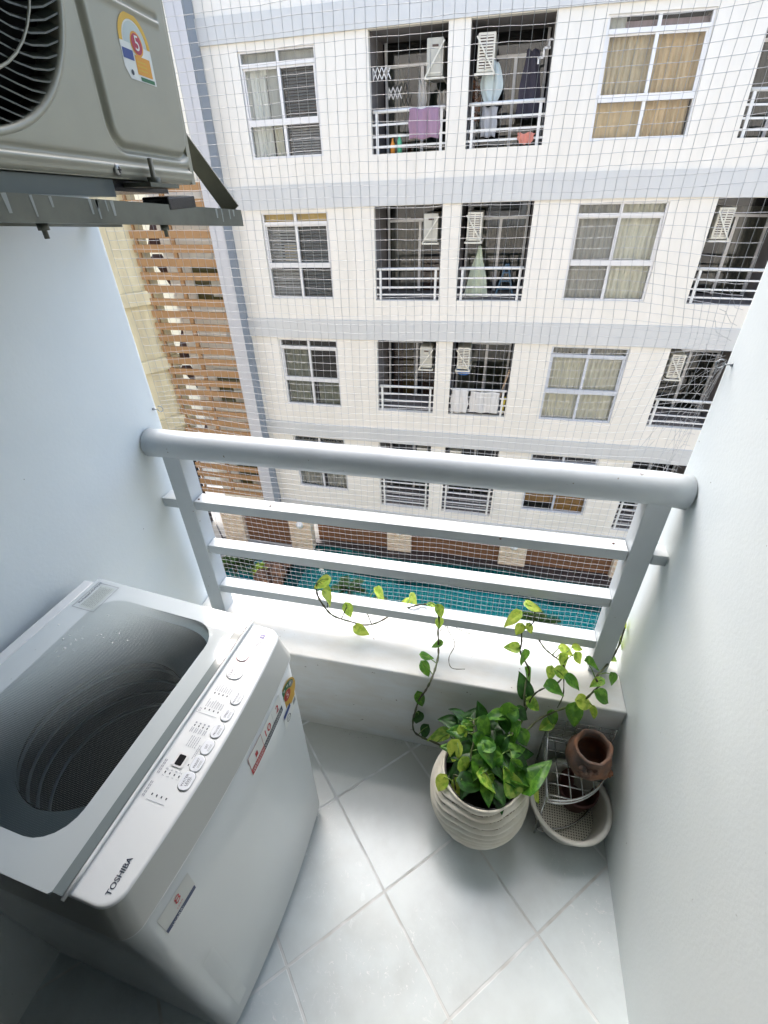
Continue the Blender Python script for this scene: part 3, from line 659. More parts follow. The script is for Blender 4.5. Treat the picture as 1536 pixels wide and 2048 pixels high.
# ------------------------------------------------------------------ slatted stair screen
st = thing('slat_screen', (-7.6, 11.25, -6.42), 'tall ochre brown horizontal slat screen on the stairwell beside the pilaster', 'screen')
for k in range(28):
    z = -6.35 + k * .2945
    b = MB(); b.box(-8.66, -6.531, 11.25, 11.29, z - .083, z + .083); put(b, 'slat', M['slat'], st)
b = MB(); b.box(-7.66, -7.56, 11.301, 11.36, -6.42, 1.8); b.box(-8.60, -8.54, 11.301, 11.36, -6.42, 1.8); b.box(-6.60, -6.531, 11.301, 11.36, -6.42, 1.8); put(b, 'frame', M['slat'], st)
# stairwell behind the slats
sw = thing('stairwell', (-7.4, 12.4, -7.1), 'pale stairwell wall with olive windows and dark stair flights behind the brown slats', 'stairwell')
b = MB(); b.box(-8.15, -6.55, 11.62, 11.7, -7.12, 7); b.box(-9.6, -8.15, 12.6, 12.7, -7.12, 7); b.box(-8.2, -8.15, 11.7, 12.6, -7.12, 7)
put(b, 'wall', mat('white_stairwell_paint', (.90, .87, .78), .8), sw)
M['olive_glass'] = mat('olive_stair_window', (.10, .09, .035), .25)
for z0, z1 in ((-.75, .15), (-3.50, -2.55), (-6.30, -5.35)):
    b = MB(); b.box(-7.42, -6.62, 11.56, 11.619, z0, z1); wn = put(b, 'window', M['olive_glass'], sw)
    b = MB(); b.box(-7.46, -7.42, 11.55, 11.619, z0, z1); b.box(-6.95, -6.65, 11.50, 11.53, z0 + .1, z0 + .5); b.box(-7.46, -6.6, 11.55, 11.619, z1, z1 + .04); put(b, 'frame', M['ac'], wn)
b = MB()
for k in range(5):
    z = 1.6 - k * 1.375; s = 1 if k % 2 else -1
    b.bar((-8.38, 12.05 - s * .4, z), (-8.38, 12.05 + s * .4, z - 1.2), .25, .12)
put(b, 'stair_flight', M['darkbrown'], sw)

# yellowish wing further left, running towards us
wg = thing('wing_wall', (-8.7, 11.4, -8.3), 'yellowish cream building wing with projecting ledges left of the brown slats', 'building')
d = Vector((-math.cos(R(58)), -math.sin(R(58)), 0)); nrm = Vector((d.y, -d.x, 0)) * -1
if nrm.x < 0: nrm = -nrm
def wq(s, o, z): p = Vector((-8.70, 11.40, 0)) + d * s + nrm * o; return (p.x, p.y, z)
def wbox(b, s0, s1, o0, o1, z0, z1, m=0):
    vs = [wq(s, o, z) for z in (z0, z1) for o in (o0, o1) for s in (s0, s1)]
    b.add(vs, [(0, 2, 3, 1), (4, 5, 7, 6), (0, 1, 5, 4), (1, 3, 7, 5), (3, 2, 6, 7), (2, 0, 4, 6)], m)
b = MB(); wbox(b, -.3, 6, -.25, 0, -4.35, 7); put(b, 'wall', M['wing'], wg)
for z in (-.66, -2.31, -3.96):
    b = MB(); wbox(b, -.3, 6, .002, .16, z - .16, z + .16); put(b, 'ledge', M['wing'], wg, bevel=.02)
b = MB(); wbox(b, -.3, 6, -.9, -.8, -8.3, -4.35); put(b, 'carport_back', M['dark'], wg)
b = MB()
for k in range(4): wbox(b, .2 + k * 1.4, .45 + k * 1.4, -.28, -.03, -8.3, -4.35)
put(b, 'pillar', M['facade'], wg)
# ------------------------------------------------------------------ ground floor wall, pool and garden
ZG = -8.3
gw = thing('pool_wall', (-2, 11.8, ZG), 'brown panelled garden wall with stone-clad piers along the far side of the pool', 'wall')
M['panel'] = mat('brown_board_panel', (.20, .095, .045), .7, var=.25, vscale=3, aniso=(1, 1, 14))
piers = [(-8.22, -7.46), (-5.83, -5.10), (-2.72, -1.95), (.80, 1.60), (4.05, 4.8), (7.4, 8.1)]
b = MB()
for i in range(len(piers) - 1):
    x0, x1 = piers[i][1], piers[i + 1][0]; n = 9
    for k in range(n):
        z0 = ZG + .02 + k * .14; dy = -.45 if i == 0 else 0; b.box(x0, x1, 11.80 + dy, 11.84 + dy, z0, z0 + .128)
    b.box(x0, x1, 11.845 + dy, 11.9 + dy, ZG, -7.12)
put(b, 'panel', M['panel'], gw)
for a, c in piers:
    dy = -.45 if a < -5 else 0; b = MB(); b.box(a, c, 11.64 + dy, 11.95 + dy, ZG, -7.121)
    put(b, 'stone_pier', M['stone'], gw, bevel=.01)
M['lamp'] = mat('white_wall_light', (.75, .74, .70), .4)
def lamp(x, z, label, y=11.64):
    b = MB(); Mx = Matrix.Translation((x, y, z)) @ Matrix.Rotation(R(90), 4, 'X')
    b.lathe([(0, 0), (.12, 0), (.12, .05), (.07, .07), (.06, .12), (.03, .14), (0, .14)], (0, 0, 0), 22, M=Mx)
    tag(b.build('wall_light', M['lamp']), label, 'light')
lamp(-2.33, -7.42, 'round white wall light on the stone pier in the middle of the pool wall')
lamp(1.2, -7.48, 'round white wall light on the stone pier right of the middle')
lamp(-5.45, -7.28, 'round wall light on the stone pier at the left end of the pool', 11.19)
# far edge of the pool: wavy dark coping
def far(x): return 11.42 + .09 * math.sin(x * 1.15 + .6) - .02 * x * .5
def near(x): return 8.75 + .18 * math.sin(x * .9)
X0, X1 = -5.62, 9.0; N = 60
b = MB()
for k in range(N):
    xa = X0 + (X1 - X0) * k / N; xb = X0 + (X1 - X0) * (k + 1) / N; ya, yb = far(xa), far(xb)
    b.add([(xa, ya, ZG + .05), (xb, yb, ZG + .05), (xb, 11.80, ZG + .05), (xa, 11.80, ZG + .05)], [(0, 1, 2, 3)])
    b.add([(xa, ya, ZG - .06), (xb, yb, ZG - .06), (xb, yb, ZG + .05), (xa, ya, ZG + .05)], [(0, 1, 2, 3)])
tag(b.build('coping', M['coping']), kind='structure')
b = MB(); zf = ZG - 1.15; zw = ZG - .10
for k in range(N):
    xa = X0 + (X1 - X0) * k / N; xb = X0 + (X1 - X0) * (k + 1) / N
    b.add([(xa, far(xa) + .02, zf), (xb, far(xb) + .02, zf), (xb, far(xb) + .02, ZG - .02), (xa, far(xa) + .02, ZG - .02)], [(0, 1, 2, 3)], 1)
    b.add([(xa, near(xa), zf), (xb, near(xb), zf), (xb, near(xb), ZG), (xa, near(xa), ZG)], [(3, 2, 1, 0)], 1)
    b.add([(xa, near(xa), zf), (xb, near(xb), zf), (xb, far(xb) + .02, zf), (xa, far(xa) + .02, zf)], [(0, 1, 2, 3)], 0)
    # a step running along the far wall under water
b.add([(X0, near(X0), zf), (X0, far(X0), zf), (X0, far(X0), ZG), (X0, near(X0), ZG)], [(0, 1, 2, 3)], 1)
tag(b.build('pool_basin', [M['pooltile'], M['poolwall']]), kind='structure')
b = MB()
for k in range(N):
    xa = X0 + (X1 - X0) * k / N; xb = X0 + (X1 - X0) * (k + 1) / N
    b.add([(xa, near(xa), zw), (xb, near(xb), zw), (xb, far(xb) + .02, zw), (xa, far(xa) + .02, zw)], [(0, 1, 2, 3)])
tag(b.build('pool_water', M['water']), kind='structure')
M['pave'] = mat('grey_paving', (.36, .35, .32), .85, bump=.4, bscale=12, bdist=.01, var=.35, vscale=1.6)
M['soil'] = mat('planter_soil', (.05, .04, .03), .95, var=.4, vscale=6)
# ground sheet round the basin
b = MB()
for a in ((-60, X0, 8.0, 60), (X1, 60, 8.0, 60), (X0, X1, 11.85, 60)): b.box(a[0], a[1], a[2], a[3], ZG - .3, ZG)
b.box(-60, 60, -60, 8.0, ZG - .3, ZG)
tag(b.build('pavement', M['pave']), kind='structure')
b = MB()
for k in range(N):
    xa = X0 + (X1 - X0) * k / N; xb = X0 + (X1 - X0) * (k + 1) / N
    b.add([(xa, 8.0, ZG), (xb, 8.0, ZG), (xb, near(xb), ZG), (xa, near(xa), ZG)], [(0, 1, 2, 3)])
tag(b.build('flower_bed', M['soil']), kind='structure')
# dark joints in the driveway on the left
b = MB()
for a, c in (((-9.5, 10.2), (-7.9, 11.7)), ((-9.0, 11.9), (-8.1, 10.9)), ((-9.2, 9.3), (-7.9, 10.5))): b.bar((a[0], a[1], ZG + .006), (c[0], c[1], ZG + .006), .045, .006)
tag(b.build('pavement_joint', M['dark']), kind='structure')
# side basin, its white kerb and the rock cascade
b = MB(); b.bar((-7.72, 9.4, ZG + .16), (-7.42, 10.62, ZG + .16), .14, .34); b.bar((-7.42, 10.60, ZG + .22), (-6.15, 10.62, ZG + .22), .10, .46)
tag(b.build('planter_kerb', M['facade'], bevel=.02), 'low white kerb wall around the small planted basin at the left', 'kerb')
b = MB(); b.add([(-7.65, 8.8, ZG + .012), (-5.9, 8.8, ZG + .012), (-6.1, 10.56, ZG + .012), (-7.4, 10.56, ZG + .012)], [(0, 1, 2, 3)])
M['pondwater'] = mat('turquoise_basin_water', (.02, .22, .26), .08, var=.4, vscale=3)
tag(b.build('basin_water', M['pondwater']), kind='structure')
M['rock'] = mat('brown_garden_rock', (.24, .12, .06), .8, bump=.6, bscale=25, bdist=.02, var2=(.05, .03, .022), vscale=7)
rr = random.Random(5)
def rock(c, r, seed):
    bm = bmesh.new(); bmesh.ops.create_icosphere(bm, subdivisions=3, radius=r)
    for v in bm.verts:
        n = noise.noise(v.co * (2.2 / r * .25) + Vector((seed, 0, 0))); v.co *= 1 + .55 * n; v.co.z *= .75; v.co += Vector(c)
    me = bpy.data.meshes.new('rock'); bm.to_mesh(me); bm.free(); me.materials.append(M['rock'])
    o = bpy.data.objects.new('rock', me); COL.objects.link(o); return o
spots = [(-5.95, 10.2), (-5.75, 9.95), (-6.1, 9.9), (-5.85, 9.65), (-6.15, 9.55), (-5.95, 9.3), (-5.7, 10.35), (-6.2, 10.25), (-5.65, 9.5), (-6.0, 9.0), (-5.8, 10.6), (-6.1, 10.5), (-5.75, 9.1)]
for k, (x, y) in enumerate(spots):
    o = rock((x, y, ZG + rr.uniform(.0, .22)), rr.uniform(.16, .27), k * 3.7)
    tag(o, 'rough brown boulder, one of the heaped rocks of the cascade beside the pool', 'rock', 'boulders of the rock cascade')
# plants
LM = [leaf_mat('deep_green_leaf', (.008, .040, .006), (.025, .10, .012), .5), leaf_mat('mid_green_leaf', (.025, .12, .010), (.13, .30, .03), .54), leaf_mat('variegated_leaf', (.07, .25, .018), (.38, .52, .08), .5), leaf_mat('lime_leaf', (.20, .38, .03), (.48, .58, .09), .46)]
M['frond'] = mat('palm_frond_green', (.07, .16, .025), .5, var=.55, vscale=3)
M['shrub'] = mat('shrub_green', (.05, .13, .03), .55, var=.5, vscale=5)
def palm(c, h, n, L, seed, label, m=None):
    rr = random.Random(seed); c = Vector(c); t = thing('palm', c, label, 'plant', None)
    b = MB(); b.tube([c, c + Vector((.02, 0, h * .6)), c + Vector((0, .02, h))], [.05, .04, .03], 7); put(b, 'trunk', M['rock'], t)
    b = MB()
    for k in range(n):
        a = k * 2.4 + rr.random() * .5; el = rr.uniform(.15, 1.2); p = c + Vector((0, 0, h)); d = Vector((math.cos(a) * math.cos(el), math.sin(a) * math.cos(el), math.sin(el)))
        l = L * rr.uniform(.7, 1.1); pts = [p + d * l * s + Vector((0, 0, -.55 * l * s * s)) for s in (0, .25, .5, .75, 1)]
        b.tube(pts, [.008, .007, .005, .004, .002], 4)
        sd = d.cross(Vector((0, 0, 1))); sd.normalize()
        for q in range(3, 26):
            s = q / 26; p0 = p + d * l * s + Vector((0, 0, -.55 * l * s * s)); ll = l * .34 * math.sin(math.pi * min(1, s * .9 + .1)) + .03
            for sg in (-1, 1):
                e = p0 + sd * sg * ll * .8 + d * ll * .55 + Vector((0, 0, -.25 * ll)); w_ = d * .014
                b.add([p0 - w_, p0 + w_, e], [(0, 1, 2)])
    put(b, 'crown', m or M['frond'], t); return t
def bush(c, r, n, seed, label, m=None, ls=.07):
    rr = random.Random(seed); b = MB(); c = Vector(c)
    for k in range(n):
        d = Vector((rr.gauss(0, 1), rr.gauss(0, 1), abs(rr.gauss(0, .8)))); d.normalize(); q = rr.random() ** .4 * r * (.75 + .35 * noise.noise(d * 2 + Vector((seed, 0, 0))))
        p = c + d * q; u = Vector((rr.gauss(0, 1), rr.gauss(0, 1), rr.gauss(0, .6))); u.normalize(); v = u.cross(d); v.normalize(); s = ls * rr.uniform(.6, 1.3)
        b.add([p - u * s, p + v * s * .35, p + u * s, p - v * s * .35], [(0, 1, 2, 3)])
    o = b.build('shrub', m or M['shrub']); return tag(o, label, 'plant')
palm((-7.15, 9.75, ZG), .25, 26, .75, 1, 'spiky dark green palm in the corner of the small basin')
palm((-6.65, 9.95, ZG), .3, 16, .6, 2, 'bright green broad palm standing in the turquoise basin')
bush((-6.3, 9.75, ZG + .15), .32, 500, 4, 'low yellow-green shrub beside the rock cascade', LM[3])
bush((-6.4, 9.95, ZG + .05), .22, 260, 15, 'green clump behind the broad palm in the basin')
palm((-3.35, 9.35, ZG), .35, 18, .62, 7, 'green palm at the near edge of the pool, left of the middle')
for k, (x, y, r) in enumerate(((-2.3, 8.85, .42), (-1.55, 8.9, .38), (-.75, 8.75, .45), (.1, 8.7, .45), (2.4, 8.95, .5), (3.1, 8.8, .5), (4.2, 8.8, .5), (-4.2, 8.7, .4))):
    bush((x, y, ZG + .05), r, 700, 20 + k, 'leafy green shrub at the near pool edge, number %s from the left' % ['two', 'three', 'four', 'five', 'six', 'seven', 'eight', 'one'][k])
palm((1.9, 9.1, ZG), .35, 20, .7, 11, 'green feathery palm at the near pool edge right of the middle')
palm((-2.4, 9.0, ZG), .2, 16, .5, 12, 'small palm among the shrubs at the near pool edge')

# ------------------------------------------------------------------ big outdoor air conditioner on its bracket
M['ac_body'] = mat('khaki_grey_enamel', (.33, .325, .26), .38, metal=.2, bump=.05, bscale=120, bdist=.0005, var=.08, vscale=8)
M['galv'] = mat('weathered_galvanised', (.15, .155, .125), .5, metal=.4, var2=(.085, .09, .07), vscale=9, bump=.2, bscale=60)
M['drip'] = mat('pale_paint_drip', (.27, .29, .27), .5)
XA = -.60; ZB = 1.678
ac = thing('outdoor_aircon', (XA, 1.014, ZB), 'large khaki-grey outdoor air conditioner with round fan grille at the upper left', 'air conditioner')
yc, zc, rf = .564, 1.922, .206
y0, y1, z0, z1 = .10, 1.016, ZB, 2.26
# pressed front panel: fine sheet with the round opening left out, then the rolled ring
def groove(y, z):
    """pressed L-shaped step, raised slot and foot lines of the front panel"""
    dx = max(.832 - y, y - .980); dz = 1.748 - z
    d = math.hypot(max(dx, 0), max(dz, 0)) + min(max(dx, dz), 0) - .030
    right = y > .90 and z > 1.75 - .0
    w_ = .004 if right else .010
    g = 0
    if abs(d) < w_: g = -(.002 if right else .0075) * (1 + math.cos(math.pi * d / w_)) / 2
    if d <= 0: g += .002 * min(1, -d / .004)
    if z < 1.75 and d > 0: g += 0
    if .70 < y < .986:
        e = min(1, (.986 - y) / .006); g += e * .004 * math.exp(-((z - 1.893) / .004) ** 2) - e * .005 * math.exp(-((z - 1.901) / .004) ** 2)
    g += -.0045 * math.exp(-((z - 1.7015) / .0035) ** 2) + .003 * math.exp(-((z - 1.6935) / .004) ** 2)
    return g
b = MB(); cy0, cz0 = .40, z0 + .006; ny, nz = 240, 160; dy_, dz_ = (y1 - .006 - cy0) / ny, (2.06 - cz0) / nz
for j in range(nz + 1):
    for i in range(ny + 1):
        y, z = cy0 + dy_ * i, cz0 + dz_ * j; e = max(0, (y - (y1 - .014)) / .008); b.v.append((XA + groove(y, z) - .004 * e * e, y, z))
for j in range(nz):
    for i in range(ny):
        y, z = cy0 + dy_ * (i + .5), cz0 + dz_ * (j + .5)
        if math.hypot(y - yc, z - zc) < rf + .0035: continue
        a = j * (ny + 1) + i; b.f.append([a, a + 1, a + ny + 2, a + ny + 1]); b.m.append(0); b.sm.append(True)
b.box(XA - .30, XA - .040, y0, y1, z0, z1); b.box(XA - .040, XA - .002, y1 - .012, y1, z0, z1); b.box(XA - .04, XA, y0, y1, 2.06, z1); b.box(XA - .040, XA - .006, y0, y1 - .012, z0, z0 + .006)
put(b, 'casing', M['ac_body'], ac)
b = MB(); n = 96; prof = [(rf - .001, XA - .036), (rf, XA - .002), (rf + .002, XA + .0012), (rf + .005, XA + .0018), (rf + .008, XA + .0012), (rf + .0095, XA - .001)]
for r_, x in prof:
    for k in range(n): a = 2 * math.pi * k / n; b.v.append((x, yc + r_ * math.cos(a), zc + r_ * math.sin(a)))
for i in range(len(prof) - 1):
    for k in range(n): l = (k + 1) % n; b.f.append([i * n + k, i * n + l, (i + 1) * n + l, (i + 1) * n + k]); b.m.append(0); b.sm.append(True)
put(b, 'fan_ring', M['ac_body'], ac)
b = MB(); b.tube([(XA - .008, y0, z0 + .007), (XA - .008, y1 - .012, z0 + .007)], .007, 8); put(b, 'lower_lip', M['ac_body'], ac)
b = MB(); b.box(XA - .28, XA - .018, y0, .80, z0 - .024, z0 - .001); put(b, 'base_pan', mat('blue_grey_pan', (.09, .115, .12), .3, metal=.3), ac)
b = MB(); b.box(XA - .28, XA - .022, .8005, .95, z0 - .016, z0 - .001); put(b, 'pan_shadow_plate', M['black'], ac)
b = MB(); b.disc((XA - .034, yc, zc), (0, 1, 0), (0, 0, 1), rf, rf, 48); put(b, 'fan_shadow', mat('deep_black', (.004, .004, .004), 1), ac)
b = MB()
for k in range(-17, 18):      # curved louvre blades of the guard
    z = zc + k * .0114; hw = math.sqrt(max(0, rf * rf - (z - zc) ** 2)); 
    if hw < .03: continue
    pts = []
    for i in range(15):
        y = yc + hw * (2 * i / 14 - 1); u = (y - yc) / rf; pts.append((XA - .014, y, z - .040 * u + .16 * max(0, u - .45) ** 2))
    for i in range(14):
        p, q_ = Vector(pts[i]), Vector(pts[i + 1])
        b.add([p + Vector((.012, 0, -.001)), q_ + Vector((.012, 0, -.001)), q_ + Vector((-.004, 0, .0045)), p + Vector((-.004, 0, .0045))], [(0, 1, 2, 3)], 0, True)
        b.add([p + Vector((.012, 0, -.003)), q_ + Vector((.012, 0, -.003)), q_ + Vector((.012, 0, -.001)), p + Vector((.012, 0, -.001))], [(0, 1, 2, 3)], 0, True)
M['louvre'] = mat('dark_louvre', (.05, .055, .038), .35)
put(b, 'fan_guard', M['louvre'], ac)
b = MB()
for r_ in (.055, .108, .160): b.tube([(XA + .003, yc + r_ * math.cos(k * .1309), zc + r_ * math.sin(k * .1309)) for k in range(48)], .0017, 6, closed=True)
put(b, 'guard_ring', M['ac_body'], ac)
b = MB(); b.lathe([(0, .004), (.006, .004), (.008, .002), (.009, 0)], (0, 0, 0), 14, M=Matrix.Translation((XA + .001, .792, 1.6885)) @ Matrix.Rotation(R(90), 4, 'Y')); b.box(XA + .0045, XA + .0058, .788, .796, 1.6875, 1.6895, 1); b.box(XA + .0045, XA + .0058, .791, .793, 1.6845, 1.6925, 1)
put(b, 'screw', [mat('steel_screw', (.3, .3, .28), .35, metal=.8), M['black']], ac)
for y in (.30, .86):
    b = MB(); b.box(XA - .05, XA + .028, y - .03, y + .05, ZB - .010, ZB - .004); b.lathe([(.011, 0), (.011, .008), (.004, .008), (.004, .034), (0, .034)], (XA + .012, y + .005, ZB - .004), 8)
    put(b, 'foot', [M['galv']], ac)
# energy sticker: arch, red disc with numeral, blue and yellow fields (flat label)
def SM(y, z): return Matrix(((0, 0, 1, XA + .0034), (1, 0, 0, y), (0, 1, 0, z), (0, 0, 0, 1)))
ST = {k: mat('print_' + k, c, .45) for k, c in dict(yellow=(.62, .38, .03), amber=(.66, .30, .02), white=(.66, .68, .64), pale=(.45, .52, .50), red=(.38, .02, .05), blue=(.02, .05, .22), grey=(.22, .24, .24), green=(.02, .13, .05), ink=(.03, .04, .06), navy=(.015, .04, .12), redtext=(.5, .02, .03), silver=(.55, .57, .57)).items()}
b = MB(); c0 = (XA + .0021, .915, 1.858)
def arc(b, c, ax, ay, r0, r1, a0, a1, m, off=0, n=20, nrm=(1, 0, 0)):
    ax, ay, c = Vector(ax), Vector(ay), Vector(c) + Vector(nrm) * off
    for k in range(n):
        p, q = a0 + (a1 - a0) * k / n, a0 + (a1 - a0) * (k + 1) / n
        b.add([c + (ax * math.cos(t) + ay * math.sin(t)) * r for t, r in ((p, r0), (p, r1), (q, r1), (q, r0))], [(0, 1, 2, 3)], m)
Y_, Z_ = (0, 1, 0), (0, 0, 1)
arc(b, c0, Y_, Z_, 0, .037, 0, math.pi, 1, .0, 24); b.add([(c0[0], .878, 1.858), (c0[0], .952, 1.858), (c0[0], .952, 1.815), (c0[0], .888, 1.815), (c0[0], .878, 1.828)], [(0, 1, 2, 3, 4)], 1)
arc(b, c0, Y_, Z_, .029, .037, 0, math.pi, 0, .0003, 24); arc(b, c0, Y_, Z_, 0, .027, 0, math.pi, 2, .0003, 24)
b.add([(c0[0] + .0003, y, z) for y, z in ((.880, 1.838), (.905, 1.838), (.905, 1.850), (.880, 1.850))], [(0, 1, 2, 3)], 4)
b.add([(c0[0] + .0003, y, z) for y, z in ((.908, 1.823), (.945, 1.823), (.945, 1.846), (.908, 1.846))], [(0, 1, 2, 3)], 5)
arc(b, (c0[0], .919, 1.860), Y_, Z_, 0, .015, 0, 6.284, 5, .0005, 24); arc(b, (c0[0], .919, 1.860), Y_, Z_, 0, .0125, 0, 6.284, 3, .0008, 24)
b.text('5', .026, SM(.919, 1.860), 1)
b.add([(c0[0] + .0003, y, z) for y, z in ((.913, 1.816), (.948, 1.816), (.948, 1.821), (.913, 1.821))], [(0, 1, 2, 3)], 6)
arc(b, (c0[0], .894, 1.823), Y_, Z_, 0, .0035, 0, 6.284, 7, .0006, 12)
for k in range(3): b.add([(c0[0] + .0006, y, z) for y, z in ((.911, 1.828 + k * .005), (.934, 1.828 + k * .005), (.934, 1.830 + k * .005), (.911, 1.830 + k * .005))], [(0, 1, 2, 3)], 0)
b.v = [(x + .0004, y - .009, z - .0055) for x, y, z in b.v]
o = put(b, 'energy_label', [ST['yellow'], ST['white'], ST['pale'], ST['red'], ST['blue'], ST['amber'], ST['green'], ST['ink']], ac)
ac.rotation_euler = (R(-3.0), 0, 0)
# bracket
br_ = thing('aircon_bracket', (-.75, .9, 1.62), 'weathered grey-green angle-steel bracket under the large air conditioner', 'bracket')
def beam(x, ya, yb, za, zb):
    b = MB(); 
    for (o0, o1, h0, h1) in ((-.004, 0, -.030, 0), (-.036, -.004, -.004, 0), (-.036, -.004, -.030, -.026)):
        vs = [(x + ox, y, z + hz) for y, z in ((ya, za), (yb, zb)) for ox in (o0, o1) for hz in (h0, h1)]
        b.add(vs, [(0, 1, 3, 2), (4, 6, 7, 5), (0, 4, 5, 1), (2, 3, 7, 6), (0, 2, 6, 4), (1, 5, 7, 3)], 0)
    return b
b = beam(-.572, .10, 1.128, 1.7145, 1.630)
rr = random.Random(2)
for k in range(13):
    y = rr.choice([rr.uniform(.50, .72), rr.uniform(.5, .74), rr.uniform(1.0, 1.1)]); zt_ = 1.7145 - (y - .10) / 1.028 * .0845; h = rr.uniform(.008, .026); w_ = rr.uniform(.0012, .004)
    b.add([(-.5716, y, zt_ - .001), (-.5716, y + w_ * 2, zt_ - .001), (-.5716, y + w_ * 1.6, zt_ - h), (-.5716, y + w_ * .4, zt_ - h)], [(0, 3, 2, 1)], 1)
put(b, 'beam', [M['galv'], M['drip']], br_)
b = beam(-.88, .10, 1.128, 1.7145, 1.630); put(b, 'beam', M['galv'], br_)
b = MB(); b.bar((-.576, 1.118, 1.614), (-.965, 1.118, 1.614), .035, .004); b.bar((-.583, .15, 1.69), (-.965, .15, 1.69), .035, .004); put(b, 'cross_bar', M['galv'], br_)
b = MB(); b.bar((-.588, 1.122, 1.628), (-.966, 1.122, 2.16), .036, .004, up=(0, 1, 0)); put(b, 'brace', M['galv'], br_)
for (x, y) in ((-.59, .40), (-.59, .865), (-.615, .63)):
    b = MB(); zt_ = 1.7145 - (y - .10) / 1.028 * .0845 - .03; b.lathe([(0, -.018), (.0035, -.018), (.0035, -.008), (.0075, -.008), (.0075, 0), (0, 0)], (x, y, zt_), 6); put(b, 'bolt', M['galv'], br_)
b = MB(); b.box(-.622, -.570, .865, .950, 1.643, 1.6625); tag(b.build('rubber_pad', M['black'], bevel=.003), 'black rubber pad between the air conditioner foot and the bracket beam', 'pad')

